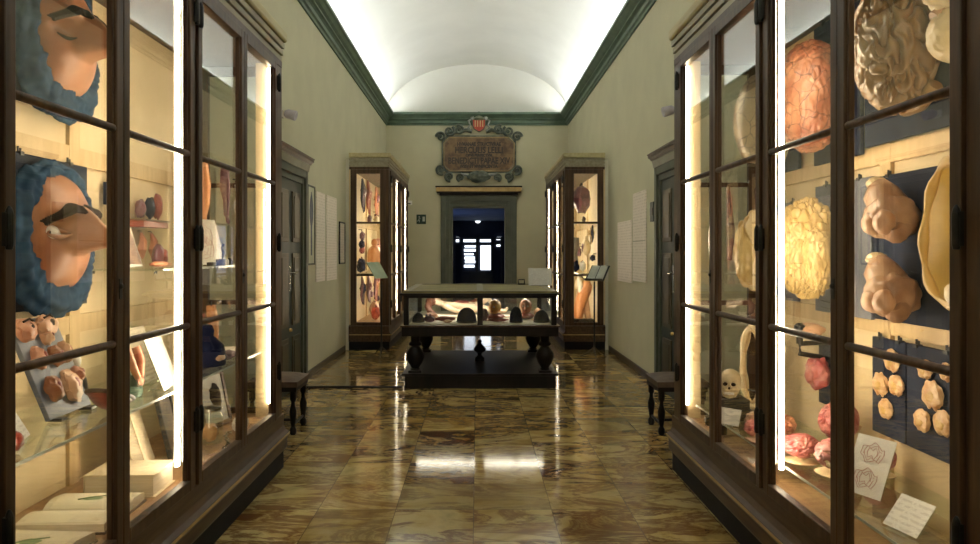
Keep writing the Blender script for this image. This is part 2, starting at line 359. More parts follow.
# glazed end doors of the hall: daylight behind the panes
def pane(px0, px1, py0, py1, n):
    k = (HB)/700
    return ((px0-477)*k, (px1-477)*k, EYE-(py1-253)*k, EYE-(py0-253)*k)
fr = MB().box(-.85, .9, HB-.04, HB+.05, 2.02, 2.10).box(-.85, .9, HB-.04, HB+.05, 1.84, 1.90)
for x in (-.80, -.53, .0, .52, .85): fr.box(x-.045, x+.045, HB-.05, HB+.05, 0, 2.1)
fr.box(-.5, .5, HB-.04, HB+.05, 0, .92)
struct(fr, 'door_3', DARKB, bevel=.005)
pn = [(456, 459, 237, 242), (463.5, 477, 238, 242), (480, 492, 238, 242), (496.5, 501, 237, 240), (496.5, 501, 244, 246.5), (480.5, 491, 245.5, 270)]
for i, q in enumerate(pn):
    x0, x1, z0, z1 = pane(*q, i); struct(MB().box(x0, x1, HB+.0, HB+.02, z0, z1), 'window_%d' % (i+1), WINL)
rr = random.Random(3)
x0, x1, z0, z1 = pane(464, 477, 245.5, 269, 9)
w = MB()
zz = z1
while zz > z0 + .05:
    h = rr.uniform(.05, .11); w.box(x0+rr.uniform(0, .04), x1-rr.uniform(0, .12), HB, HB+.02, zz-h, zz); zz -= h + rr.uniform(.03, .07)
struct(w, 'window_7', WINL)
hl = thing('ceiling_lamp', 'small white dome lamp glowing below the dark hall ceiling', 'lamp', (.03, 23.9, 2.66))
hl.scale = (.62, .62, .62)
MB().lathe([(.13, -.02), (.15, -.05), (.12, -.11), (.04, -.14), (.01, -.145)], 20).build('lamp_shade', emis('lamp_glow', (.85, .93, 1.0), 2.2), hl, smooth=True)
MB().lathe([(.16, -.001), (.16, -.02), (.13, -.025)], 20).build('ceiling_plate', SILVER, hl, smooth=True)
MB().lathe([(.012, -.145), (.03, -.18), (.02, -.22), (.004, -.24)], 10).build('finial', SILVER, hl, smooth=True)
hw = MB().box(-1.45, -1.44, 18, 20.5, .9, 2.3)
struct(hw, 'window_8', emis('hall_daylight', (.35, .5, 1.0), 1.3))

# ------------------------------------------------------------------ cabinets
def door_mesh(w, z0, z1, rows):
    d = MB(); st = .05
    for y0, y1 in ((0, st), (w-st, w)):
        d.box(-.022, .018, y0, y1, z0, z1)
    d.box(-.022, .018, st, w-st, z0, z0+.055).box(-.022, .018, st, w-st, z1-.055, z1)
    for y0, y1 in ((st, st+.012), (w-st-.012, w-st)): d.box(-.018, .006, y0, y1, z0+.055, z1-.055)
    for z in rows: d.tube([(.002, st, z), (.002, w-st, z)], .016, 10).box(-.012, .0, st, w-st, z-.011, z+.011)
    return d
ROWS = (1.196, 2.035); DZ0, DZ1 = .385, 2.885
def cabinet(loc, rz, label, shelves=(), solid_end=False, flip=1, led_ends=True):
    """local x: out of the wall; local y: along the gallery (flip gives the sign that points away from the visitor)."""
    F = .69; H = 1.57; t = thing('display_cabinet', label, 'cabinet', loc, rz, 'tall glazed wooden display cabinets')
    pl = MB().box(.05, F+.01, -H-.01, H+.01, 0, .135); pl.build('plinth', PLINTH, t, bevel=.004)
    prof = [(.05, .135), (F+.025, .135), (F+.03, .15), (F+.03, .215), (F+.045, .235), (F+.045, .255), (F+.02, .27), (F+.005, .30), (F+.005, .385), (.05, .385)]
    MB().prism([(p[0], p[1]) for p in prof], -H-.035, H+.035).build('base_moulding', WOOD_LONG, t, bevel=.003)
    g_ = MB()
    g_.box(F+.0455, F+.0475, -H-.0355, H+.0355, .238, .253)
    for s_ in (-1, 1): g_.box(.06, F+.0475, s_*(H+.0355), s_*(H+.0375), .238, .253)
    g_.build('edge_highlight', GILT_AND_HIGHLIGHT, t)  # ochre strip puts the ledge's golden highlight into the colour
    MB().box(.06, F-.03, -H+.02, H-.02, .386, .40).build('floor_board', INFLOOR, t)
    MB().box(.055, F, -H, H, 2.887, 2.93).build('roof_board', WOOD_OUT, t)
    co_ = MB()
    for z0, z1, e in ((2.93, 2.965, .0), (2.977, 3.015, .008), (3.027, 3.065, .016)):
        co_.box(.055, F+e, -H-e, H+e, z0, z1); co_.box(.07, F-.01, -H+.01, H-.01, z1-.002, z1+.012)
    co_.build('cornice', CORN, t, bevel=.003)
    MB().prism([(.055, 3.073), (F+.022, 3.077), (F+.032, 3.09), (F+.032, 3.14), (F+.024, 3.15), (.055, 3.15)], -H-.028, H+.028).build('cornice_cap', CAP, t, bevel=.004)
    MB().box(.052, .075, -H, H, .40, 2.887).build('back_panel', CREAM, t)
    bl = MB()
    for y in (-H+.06, 0, H-.06): bl.box(.0755, .095, y-.045, y+.045, .401, 2.886)
    for z in ROWS: bl.box(.0755, .094, -H+.1, H-.1, z-.045, z+.045)
    bl.build('back_lattice', TAN, t)
    MB().box(.0, .05, -H, H, .0, 3.05).build('filler_strip', mat('pale_filler_paint', (.62, .60, .50), (.68, .66, .56), 4, .7), t)
    MB().box(F-.045, F, -.0215, .0215, .386, 2.886).build('centre_post', WOOD_OUT, t, bevel=.004)
    for s in (-1, 1):
        MB().box(F-.06, F, s*(H-.075)-.075, s*(H-.075)+.075, .386, 2.886).build('corner_post', WOOD_OUT, t, bevel=.006)
        # glazed end
        if solid_end and s == flip:
            ep = MB().box(.076, F-.06, s*(H-.03)-.012, s*(H-.03)+.012, .40, 2.886).build('end_panel', CREAM, t)
            MB().box(.20, F-.14, s*(H-.05)-.008, s*(H-.05)+.0075, 1.2, 2.75).build('end_panel_moulding', TAN, ep)
            continue
        e = MB(); y0, y1 = s*(H-.02)-.018, s*(H-.02)+.018
        e.box(.05, .17, y0, y1, .386, 2.886).box(F-.14, F-.06, y0, y1, .386, 2.886).box(.17, F-.14, y0, y1, .386, .44).box(.17, F-.14, y0, y1, 2.82, 2.886)
        for z in ROWS: e.box(.17, F-.14, y0+.004, y1-.004, z-.016, z+.016)
        e = e.build('end_frame', WOOD_OUT, t, bevel=.003)
        for z0, z1 in ((.44, ROWS[0]-.016), (ROWS[0]+.016, ROWS[1]-.016), (ROWS[1]+.016, 2.82)):
            MB().box(.17, F-.14, s*(H-.02)-.002, s*(H-.02)+.002, z0, z1).build('glass_pane', GLASS, e)
        MB().box(.145, .185, y0-.001*0, y1, .45, 2.8) if False else None
    dw = .694
    for ys in (-1.4175, -.7195, .0255, .7235):
        d = door_mesh(dw, DZ0, DZ1, ROWS).build('door', WOOD_OUT, t, bevel=.004, loc=(F-.005, ys, 0), smooth=True)
        for z0, z1 in ((DZ0+.055, ROWS[0]-.014), (ROWS[0]+.014, ROWS[1]-.014), (ROWS[1]+.014, DZ1-.055)):
            MB().box(-.013, -.009, .05, dw-.05, z0, z1).build('glass_pane', GLASS, d)
        hinge_lo = ys in (-1.4175, .0255)
        for z in (.72, 1.62, 2.74):
            y = .0 if hinge_lo else dw
            MB().box(.018, .030, y-.016, y+.016, z-.05, z+.05).lathe([(.009, -.06), (.013, -.045), (.013, .045), (.009, .06), (.003, .07)], 10, (.03, y, z)).build('hinge', BLACK, d, bevel=.002)
        if hinge_lo:
            MB().lathe([(.006, 0), (.013, .002), (.013, .005), (.006, .012)], 12, M=Matrix.Translation((.018, dw-.025, 1.42)) @ Matrix.Rotation(PI/2, 4, 'Y')).box(.018, .021, dw-.035, dw-.015, 1.37, 1.45).build('keyhole_plate', BLACK, d)
    for z, y0, y1, x0, x1 in shelves:
        s_ = MB().box(x0, x1, y0, y1, z-.012, z).build('glass_shelf', SHELF_GLASS, t)
        MB().box(x1+.0005, x1+.003, y0, y1, z-.012, z).build('shelf_edge', SHELF_EDGE, s_)
        for y in (y0+.03, y1-.03):
            for x in (x0+.03, x1-.05): MB().lathe([(.008, 0), (.008, .013)], 8, (x, y, z-.026)).build('shelf_pin', SILVER, s_)
    for y in (-.045, .045):
        MB().box(F-.075, F-.056, y-.011, y+.011, .50, 2.84).build('led_strip', LED, t, bevel=.003)
    for sg in (-1, 1):
        a, b = sorted((sg*(H-.151), sg*(H-.158)))
        MB().box(F-.14, F-.052, a, b, .405, 2.88).build('post_lining', CREAM, t)
        a, b = sorted((sg*(H-.159), sg*(H-.180)))
        MB().box(F-.051, F-.033, a, b, .50, 2.84).build('led_strip', LED, t, bevel=.003)
    return t
cabinet((-2.10, 3.49, 0), 0, 'tall glazed cabinet holding two giant eye and nose models', shelves=((.86, -1.4, 1.4, .10, .585), (1.47, .075, 1.4, .10, .50)))
cabinet((2.10, 3.44, 0), PI, 'tall glazed cabinet holding the giant brain models', shelves=((.505, -1.4, 1.4, .10, .585),))
cabinet((-2.10, 12.77, 0), 0, 'tall glazed cabinet crowded with dark hanging organs, behind the green slanted panel', shelves=((1.22, -1.4, 1.4, .10, .50), (2.06, -1.4, 1.4, .10, .45)), solid_end=True, flip=1)
cabinet((2.10, 12.77, 0), PI, 'tall glazed cabinet with an orange leg model, behind the open-book stand', shelves=((1.22, -1.4, 1.4, .10, .45), (2.06, -1.4, 1.4, .10, .40)), solid_end=True, flip=-1)

# ------------------------------------------------------------------ side doors, stools, wall pictures
def side_door(sx, yc, n):
    w2, h = .50, 2.36
    M = Matrix.Translation((sx*W, yc, 0)) @ Matrix.Rotation(PI if sx > 0 else 0, 4, 'Z')
    a = MB()
    for y0, y1, p in ((w2, w2+.07, .05), (w2+.07, w2+.16, .075)):
        a.box(0, p, -y1, -y0, 0, h+y1-w2, M).box(0, p, y0, y1, 0, h+y1-w2, M).box(0, p-.001, -y0, y0, h+y0-w2, h+y1-w2, M)
    struct(a, 'trim_%d' % (n+6), FRAMEG, bevel=.006)
    struct(MB().prism([(0, h+.16), (.08, h+.16), (.09, h+.21), (.095, h+.23), (.095, h+.245), (0, h+.245)], -w2-.175, w2+.175, M=M), 'trim_%d' % (n+8), mat('pale_grey_moulding', (0.22, 0.215, 0.16), (0.28, 0.27, 0.2), 6, .5), bevel=.003)
    struct(MB().prism([(0, h+.246), (.10, h+.246), (.11, h+.265), (.135, h+.28), (.135, h+.305), (.145, h+.31), (.145, h+.32), (0, h+.32)], -w2-.21, w2+.21, M=M), 'trim_%d' % (n+10), WOOD_OUT, bevel=.003)
    d = struct(MB().box(.0, .03, -w2, w2, .01, h, M), 'door_%d' % n, DOORG, bevel=.003)
    for s in (-1, 1):
        for z0, z1 in ((.14, .62), (.74, 1.55), (1.67, 2.24)):
            p = MB().box(.03, .042, s*.25-.17, s*.25+.17, z0, z1, M).build('door_panel', DOORP, d, bevel=.008)
            MB().box(.042, .05, s*.25-.12, s*.25+.12, z0+.05, z1-.05, M).build('raised_field', DOORP, p, bevel=.006)
    hd = MB().box(.03, .036, -.045, .005, 1.13, 1.42, M).tube([(.036, -.02, 1.33), (.085, -.02, 1.33), (.09, .07, 1.335), (.085, .12, 1.35)], .011, 8, M=M)
    hd.build('door_handle', SILVER, d, bevel=.002)
    MB().lathe([(.012, 0), (.022, .01), (.018, .03), (.004, .036)], 10, M=M @ Matrix.Translation((.03, -.02, .70)) @ Matrix.Rotation(PI/2, 4, 'Y')).build('bolt_knob', BRASS, d, smooth=True)
    return d
side_door(-1, 7.74, 1)
side_door(1, 7.35, 2)
def stool(x, y, label):
    t = thing('stool', label, 'stool', (x, y, 0), 0, 'dark turned-leg stools')
    s = MB(); s.grid(lambda u, v: Vector(((u-.5)*.44, (v-.5)*.44, .455 + .035*(1-(2*u-1)**4)*(1-(2*v-1)**4))), 12, 12)
    s.box(-.22, .22, -.22, .22, .41, .455)
    s.build('seat', mat('worn_brown_leather_seat', (.075, .045, .03), (.13, .085, .055), 12, .5), t, smooth=True)
    MB().box(-.21, .21, -.21, .21, .37, .409).build('seat_rail', WOOD_DARK, t, bevel=.004)
    for sx in (-1, 1):
        for sy in (-1, 1):
            MB().lathe([(.022, 0), (.03, .02), (.028, .05), (.016, .07), (.022, .10), (.03, .16), (.032, .20), (.018, .25), (.016, .28), (.028, .30), (.028, .37)], 12, (sx*.175, sy*.175, 0)).build('leg', WOOD_DARK, t, smooth=True)
    for sx in (-1, 1):
        MB().tube([(sx*.175, -.15, .085), (sx*.175, .15, .085)], .012, 8).build('stretcher', WOOD_DARK, t, smooth=True)
    MB().tube([(-.165, 0, .085), (.165, 0, .085)], .012, 8).build('stretcher', WOOD_DARK, t, smooth=True)
stool(-1.745, 6.15, 'dark turned-leg stool against the wall by the framed bird print side door')
stool(1.75, 6.15, 'dark turned-leg stool below the wall with two printed sheets')

def wall_panel(name, label, sx, y0, y1, z0, z1, m, fm=None, th=.012, group=None):
    w, h = y1-y0, z1-z0
    t = thing(name, label, 'picture' if fm else 'sheet', (sx*(W-.001), (y0+y1)/2, z0), PI if sx > 0 else 0, group)
    if fm:
        f = MB(); k = .022
        f.box(0, .022, -w/2, -w/2+k, 0, h).box(0, .022, w/2-k, w/2, 0, h).box(0, .022, -w/2+k, w/2-k, 0, k).box(0, .022, -w/2+k, w/2-k, h-k, h)
        f.build('picture_frame', fm, t, bevel=.003)
        MB().box(0, .012, -w/2+k, w/2-k, k, h-k).build('print_sheet', m, t)
    else:
        MB().box(0, th, -w/2, w/2, 0, h).build('sheet_board', m, t, bevel=.002)
    return t
POSTER = paper('pale_text_panel', (.90, .82, .73), (.50, .44, .37), 26, 3, .3)
p = wall_panel('framed_print', 'pale framed print of a tall dark blue bird shape, beside the side door', -1, 8.62, 9.0, 1.40, 2.40, mat('print_ground', (.52, .53, .40), (.58, .58, .45), 5, .7), FRAMEG)
b = MB(); pts = []
for i in range(25):
    s = i/24; z = .12 + .80*s; wd = .012 + .085*max(0, math.sin(PI*min(1, max(0, (s-.42)/.55))))**.8 + .02*(s < .42)
    pts.append((z, wd))
poly = [(wd - .03*math.sin(s0*7), z) for s0, (z, wd) in enumerate(pts)]
poly = [(w_ + .01, z) for z, w_ in pts] + [(-w_ + .01, z) for z, w_ in pts[::-1]]
b.prism(poly, .012, .014, axis='x'); b.build('printed_bird', mat('print_blue_ink', (.03, .04, .075), (.07, .085, .13), 9, .6), p)
wall_panel('mounted_text_panel', 'tall cream text panel hanging next to the framed bird print', -1, 9.10, 9.62, 1.17, 2.36, POSTER)
wall_panel('mounted_text_panel', 'narrow cream text panel between the tall panel and a small dark-edged print', -1, 9.72, 10.42, 1.16, 2.36, POSTER)
wall_panel('framed_print', 'small dark-edged print beside the cabinet with hanging organs', -1, 10.62, 11.05, 1.38, 2.03, POSTER, BLACK)
p = wall_panel('mounted_text_panel', 'taller of the two printed sheets on the bare wall by the open-book stand', 1, 8.66, 9.38, 1.18, 2.34, POSTER)
MB().box(.0125, .014, -.34, .34, .52, .527).build('fold_line', mat('fold_shadow_ink', (.3, .27, .2), (.3, .27, .2), 3, .7), p)
wall_panel('mounted_text_panel', 'shorter of the two printed sheets, nearer the open-book stand', 1, 9.46, 10.4, 1.14, 2.0, POSTER)
s = thing('wall_mounted_box', 'dark green metal box on the wall beside the panelled door', 'box', (2.099, 8.22, 1.92), PI)
MB().box(0, .05, -.08, .08, 0, .23).build('housing', DOORG, s, bevel=.006); MB().box(.05, .056, -.06, .06, .07, .16).build('cover_plate', BLACK, s)
for sx, y, lb in ((-1, 7.5, 'small white wall spotlight high above the door near the framed bird print'), (1, 7.3, 'small white wall spotlight high above the door by the printed sheets')):
    s = thing('wall_spotlight', lb, 'spotlight', (sx*2.099, y, 3.03), PI if sx > 0 else 0, 'small wall spotlights')
    MB().box(0, .03, -.05, .05, -.03, .05).build('mounting_plate', WHITEP, s, bevel=.004)
    MB().lathe([(.03, 0), (.05, .03), (.055, .12), (.05, .125), (.001, .11)], 14, M=Matrix.Translation((.04, 0, .02)) @ Matrix.Rotation(math.radians(105), 4, 'Y')).build('lamp_head', mat('lilac_lamp_head', (.35, .33, .4), (.45, .43, .5), 8, .3), s, smooth=True)
s = thing('wall_sensor', 'small white alarm box on the far wall above the exit sign', 'sensor', (-1.58, FAR-.001, 2.66))
MB().box(-.085, .085, -.06, 0, 0, .10).build('housing', WHITEP, s, bevel=.01); MB().box(-.05, .05, -.064, -.06, .015, .04).build('lens', BLACK, s)
# exit sign
s = thing('exit_sign', 'small dark green exit sign with a running figure beside the far doorway', 'sign', (-1.29, FAR-.001, 2.22))
MB().box(-.11, .11, -.012, 0, 0, .22).build('sign_plate', mat('sign_green', (.006, .035, .025), (.008, .04, .03), 4, .4), s, bevel=.003)
SW = mat('sign_white', (.45, .5, .45), (.5, .55, .5), 4, .5)
MB().lathe([(.001, 0), (.015, .001), (.015, .003), (.001, .004)], 12, M=Matrix.Translation((-.045, -.012, .165)) @ Matrix.Rotation(PI/2, 4, 'X')).tube([(-.05, -.013, .145), (-.055, -.013, .10)], .013, 6, .3).tube([(-.055, -.013, .10), (-.035, -.013, .075), (-.05, -.013, .04)], .007, 6).tube([(-.055, -.013, .10), (-.08, -.013, .07), (-.095, -.013, .065)], .007, 6).tube([(-.05, -.013, .14), (-.025, -.013, .12), (-.01, -.013, .13)], .005, 6).build('running_figure', SW, s)
MB().box(.03, .085, -.0135, -.012, .06, .17).build('door_symbol', SW, s)

# ------------------------------------------------------------------ plaque above the far doorway
pq = thing('wall_plaque', 'ornate brown marble plaque with scrolled frame and red crest above the far doorway', 'plaque', (.045, FAR-.002, 3.83))
pw, ph, ck = .86, .435, .13
def octo(w, h, c): return [(-w+c, -h), (w-c, -h), (w-c*.45, -h+c*.45), (w, -h+c), (w, h-c), (w-c*.45, h-c*.45), (w-c, h), (-w+c, h), (-w+c*.45, h-c*.45), (-w, h-c), (-w, -h+c), (-w+c*.45, -h+c*.45)]
MB().prism(octo(pw, ph, ck), -.05, 0).build('backing', PLAQF, pq, bevel=.006)
MB().prism(octo(pw-.07, ph-.07, ck), -.062, -.05).build('inscribed_panel', PLAQ, pq)
fm = octo(pw-.05, ph-.05, ck)
MB().tube([(x, -.055, z) for x, z in fm] + [(fm[0][0]-.0, -.055, fm[0][1])], .016, 8).build('inner_moulding', mat('gilded_brown_moulding', (.22, .15, .06), (.30, .21, .09), 9, .4), pq, smooth=True)
INK = mat('dark_inlaid_lettering', (.018, .010, .006), (.025, .014, .008), 8, .5)
for tx, sz, z, sx in (('HVMANAE STRVCTVRAE', .115, .225, .80), ('HERCULIS LELLI', .20, .085, .80), ('OPVS PERFECTVM', .085, -.03, .9), ('BENEDICTI PAPAE XIV', .20, -.16, .72), ('IVSSV ET MVNIFICENTIA', .10, -.285, .80)):
    text_obj(tx, sz, 'inscription', INK, pq, (0, -.063, z), (PI/2, 0, 0), .003, sx)
def spiral(cx, cz, r0, turns, s, a0, y=-.06, n=26):
    return [(cx + s*math.cos(a0+2*PI*turns*i/n)*r0*(1-i/n*.85), y-.02*i/n, cz + math.sin(a0+2*PI*turns*i/n)*r0*(1-i/n*.85)) for i in range(n+1)]
for s_ in (-1, 1):
    for cx, cz, r, a0 in ((.88, .40, .11, 0), (.68, .53, .125, 2.2), (.46, .56, .11, 1.0), (.88, -.36, .11, 4.2), (.68, -.52, .105, 4.5), (.42, -.54, .085, 5.0)):
        MB().tube(spiral(s_*cx, cz, r, 1.6, s_, a0), [.036-.018*i/26 for i in range(27)], 8).blob((s_*cx, -.07, cz), (.035, .03, .035), 1, .05, 2, 2).build('scroll', PLAQF, pq, smooth=True)
    MB().tube([(s_*.16, -.05, .52), (s_*.30, -.06, .56), (s_*.45, -.06, .50), (s_*.62, -.05, .50)], [.05, .045, .035, .03], 8).build('acanthus_leaf', PLAQF, pq, smooth=True)
    MB().tube([(s_*.17, -.08, .80), (s_*.24, -.09, .76), (s_*.20, -.09, .66), (s_*.25, -.09, .60), (s_*.17, -.08, .52)], [.02, .028, .022, .03, .02], 8).build('crest_handle', SILV, pq, smooth=True)
    MB().blob((s_*.15, -.10, .83), (.05, .04, .06), 3, .3, 4, 3).build('crest_finial', SILV, pq, smooth=True)
CD = -.07
sh = [(-.14, .78), (-.10, .79), (0, .77), (.10, .79), (.14, .78), (.135, .66), (.10, .58), (0, .52), (-.10, .58), (-.135, .66)]
c = MB().prism([(x*1.18, (z-.66)*1.14+.66) for x, z in sh], -.10, -.03).build('crest_shield', PLAQF, pq, bevel=.01)
MB().prism(sh, -.115, -.10).build('shield_field', SHIELD, c)
STR = mat('crest_gold', (.62, .42, .2), (.7, .5, .26), 9, .4)
for x in (-.085, -.03, .03, .085): MB().box(x-.012, x+.012, -.12, -.115, .62, .765).build('shield_stripe', STR, c)
MB().lathe([(.10, 0), (.12, .03), (.085, .08), (.05, .10), (.065, .13), (.05, .17), (.015, .20)], 14, (0, -.11, .77)).build('crown', mat('carved_olive_stone', (.14, .16, .11), (.24, .25, .18), 12, .5), pq, smooth=True)
MB().blob((0, -.09, -.52), (.26, .07, .13), 5, .22, 3.2, 4).build('lower_shell', PLAQF, pq, smooth=True)
MB().tube([(-.42, -.06, -.46), (-.2, -.08, -.50), (0, -.09, -.45), (.2, -.08, -.50), (.42, -.06, -.46)], .03, 8).build('lower_garland', SILV, pq, smooth=True)

# ------------------------------------------------------------------ display table
TX = .035; TY0, TY1 = 7.95, 9.95; TH = .92
tb = thing('display_table', 'dark carved table with a glazed lit case and olive top in mid corridor', 'table', (TX, (TY0+TY1)/2, 0))
HD = (TY1-TY0)/2; B = .845
MB().prism([(-TH, -HD), (TH, -HD), (TH, HD), (-TH, HD)], 1.065, 1.09, axis='z').build('top_edge', WOOD_DARK, tb, bevel=.006)
MB().box(-TH+.03, TH-.03, -HD+.03, HD-.03, 1.09, 1.108).build('tabletop', OLIVE, tb, bevel=.006)
tf = MB()
for y0, y1 in ((-HD+.035, -HD+.12), (HD-.12, HD-.035)): tf.box(-TH+.035, TH-.035, y0, y1, 1.108, 1.116)
for x0, x1 in ((-TH+.035, -TH+.12), (TH-.12, TH-.035), (-.04, .04)): tf.box(x0, x1, -HD+.12, HD-.12, 1.108, 1.116)
tf.build('top_border', mat('worn_olive_border', (.11, .085, .03), (.17, .13, .05), 8, .35), tb, bevel=.003)
cf = MB()
for x in (-B, B):
    for y in (-HD+.07, HD-.07): cf.box(x-.03, x+.03, y-.03, y+.03, .725, 1.065)
for y in (-HD+.07, HD-.07):
    cf.box(-.032, .032, y-.025, y+.025, .725, 1.045)
    cf.box(-B, B, y-.03, y+.03, 1.035, 1.065)
for x in (-B, B): cf.box(x-.03, x+.03, -HD+.07, HD-.07, 1.035, 1.065)
cf.build('case_frame', WOOD_DARK, tb, bevel=.004)
for y in (-HD+.07, HD-.07):
    for x0, x1 in ((-B+.03, -.032), (.032, B-.03)): MB().box(x0, x1, y-.002, y+.002, .73, 1.035).build('glass_pane', GLASS, tb)
for x in (-B, B): MB().box(x-.002, x+.002, -HD+.10, HD-.10, .73, 1.035).build('glass_pane', GLASS, tb)
MB().box(-B-.05, B+.05, -HD+.02, HD-.02, .60, .715).build('apron', WOOD_DARK, tb, bevel=.006)
MB().box(-B-.065, B+.065, -HD+.005, HD-.005, .705, .724).build('apron_moulding', WOOD, tb, bevel=.005)
MB().box(-B+.03, B-.03, -HD+.10, HD-.10, .7245, .735).build('case_floor', MATTR, tb)
for x0, x1 in ((-.78, -.06), (.06, .78)): MB().box(x0, x1, -.30, -.24, 1.052, 1.064).build('led_strip', emis('case_led', (1, .90, .74), 26), tb)
MB().box(-B-.02, B+.02, -HD+.06, HD-.06, 0, .145).build('plinth_platform', WOOD_DARK, tb, bevel=.008)
MB().box(-B-.05, B+.05, -HD+.03, HD-.03, .145, .172).build('platform_moulding', WOOD_DARK, tb, bevel=.006)
for sx in (-1, 1):
    for sy in (-1, 1):
        lx, ly = sx*.75, sy*(HD-.15)
        l = MB().lathe([(.05, .20), (.06, .21), (.045, .225), (.05, .235), (.085, .29), (.105, .35), (.10, .40), (.065, .45), (.05, .47), (.075, .49), (.075, .51), (.05, .53), (.055, .60)], 20, (lx, ly, 0)).build('leg', WOOD_DARK, tb, smooth=True)
        MB().box(lx-.075, lx+.075, ly-.075, ly+.075, .173, .20).build('foot_block', WOOD_DARK, l, bevel=.008)
MB().lathe([(.06, .173), (.06, .215), (.025, .25), (.03, .27), (.075, .30), (.08, .33), (.045, .37), (.02, .40), (.03, .425), (.004, .45)], 16).build('finial', WOOD_DARK, tb, smooth=True)
cd = thing('card_holder', 'white printed card propped up on the olive tabletop', 'card', (.84, 9.3, 1.117))
MB().box(-.155, .155, -.002, .002, .004, .24, Matrix.Rotation(-.3, 4, 'X')).build('printed_card', PRINT, cd)
MB().box(-.12, .12, -.02, .09, 0, .004).build('stand', BLACK, cd)
s = thing('door_stop', 'small black clamp left standing on the far edge of the olive tabletop', 'clamp', (.62, 9.75, 1.109))
MB().box(-.05, .05, -.03, .03, 0, .02).tube([(-.04, 0, .02), (-.04, 0, .07), (.04, 0, .07), (.04, 0, .02)], .009, 8).build('clamp_body', BLACK, s)

# --- what lies in the table case (floor z = .735)
CZ = .7365
mt = tag(MB().box(-.64, .56, -.22, .24, 0, .035).build('mattress', MATTR, loc=(-.10, 8.98, CZ), bevel=.015), 'white sheeted pad under the reclining wax figure', 'mattress')
def skin_body(name, J, E, m, parent, loc=None, sub=2):
    """JOINTS: {key: (x, y, z, radius)}; the first is the pelvis."""
    ks = list(J); me = bpy.data.meshes.new(name)
    me.from_pydata([J[k][:3] for k in ks], [(ks.index(a), ks.index(b)) for a, b in E], [])
    o = bpy.data.objects.new(name, me); COL.objects.link(o); o.parent = parent; me.materials.append(m)
    sk = o.modifiers.new('skin', 'SKIN'); sk.use_smooth_shade = True
    for i, k in enumerate(ks):
        v = me.skin_vertices[0].data[i]; r = J[k][3]; v.radius = (r, r) if not isinstance(r, tuple) else r; v.use_root = (i == 0)
    s = o.modifiers.new('subdivision', 'SUBSURF'); s.levels = sub; s.render_levels = sub
    return o
vf = thing('wax_figure', 'reclining pale wax female figure with opened red belly, lying in the table case', 'wax figure', (-.20, 8.95, CZ+.04))
J = {'pel': (.10, 0, .075, (.085, .075)), 'bel': (0, 0, .085, (.075, .065)), 'chest': (-.14, 0, .10, (.095, .075)), 'neck': (-.25, 0, .12, .036), 'head0': (-.29, 0, .145, .05), 'head1': (-.36, 0, .175, .055), 'head2': (-.40, 0, .18, .03),
     'shl': (-.19, -.10, .10, .04), 'ell': (-.08, -.17, .05, .03), 'wrl': (.06, -.17, .025, .02), 'hal': (.10, -.165, .022, .02),
     'shr': (-.19, .10, .10, .04), 'elr': (-.06, .17, .06, .03), 'wrr': (.06, .13, .13, .02), 'har': (.09, .11, .14, .02),
     'hl': (.16, -.05, .07, .06), 'kl': (.36, -.06, .06, .042), 'al': (.56, -.05, .035, .025), 'fl': (.59, -.05, .09, .018),
     'hr': (.16, .05, .075, .06), 'kr': (.34, .06, .19, .042), 'ar': (.47, .06, .04, .026), 'fr': (.55, .06, .025, .018)}
E = [('pel', 'bel'), ('bel', 'chest'), ('chest', 'neck'), ('neck', 'head0'), ('head0', 'head1'), ('head1', 'head2'), ('chest', 'shl'), ('shl', 'ell'), ('ell', 'wrl'), ('wrl', 'hal'), ('chest', 'shr'), ('shr', 'elr'), ('elr', 'wrr'), ('wrr', 'har'),
     ('pel', 'hl'), ('hl', 'kl'), ('kl', 'al'), ('al', 'fl'), ('pel', 'hr'), ('hr', 'kr'), ('kr', 'ar'), ('ar', 'fr')]
for s_, hnd, wr in ((-1, 'hal', (.10, -.165, .022)), (1, 'har', (.09, .11, .14))):
    for i in range(5):
        k = hnd + str(i); dy = (i-2)*.011; ln = (.026, .042, .047, .043, .034)[i]
        J[k] = (wr[0]+.012, wr[1]+dy, wr[2], .0075); J[k+'t'] = (wr[0]+.012+ln, wr[1]+dy*1.3, wr[2]-.008, .006)
        E += [(hnd, k), (k, k+'t')]
skin_body('body', J, E, mat('ivory_body_wax', (.72, .54, .37), (.80, .64, .46), 6, .4), vf)
MB().blob((-.385, 0, .155), (.075, .075, .06), 2, .15, 4, 3).tube([(-.40, -.05, .15), (-.42, -.11, .10), (-.39, -.16, .04), (-.33, -.19, .01)], [.04, .045, .04, .02], 10).build('hair', HAIR, vf, smooth=True)
MB().blob((.0, 0, .135), (.10, .055, .035), 6, .3, 4, 3).build('opened_organs', RED, vf, smooth=True)
MB().tube([(-.335, -.053, .205), (-.325, -.055, .21)], .006, 6).tube([(-.31, -.04, .20), (-.30, -.02, .207), (-.30, .01, .207)], .005, 6).build('facial_features', RED, vf)
def dome(name, label, x, y, r, h, m, cat='cushion', group=None):
    t = thing(name, label, cat, (x, y, CZ), 0, group)
    MB().lathe([(r, 0), (r*1.02, h*.2), (r*.92, h*.5), (r*.68, h*.8), (r*.3, h*.97), (.002, h)], 24).build('rounded_body', m, t, smooth=True)
    MB().tube([(r*1.01*math.cos(a*PI/12), r*1.01*math.sin(a*PI/12), .012) for a in range(25)], .008, 6).build('piping', BLACK, t)
dome('velvet_dome', 'large navy velvet dome before the reclining figure', -.12, 8.22, .115, .175, NAVYV, 'dome', 'navy velvet domes')
dome('velvet_dome', 'navy velvet dome rimmed with a pale band, in the half with the yellow head', .46, 8.24, .075, .185, NAVYV, 'dome', 'navy velvet domes')
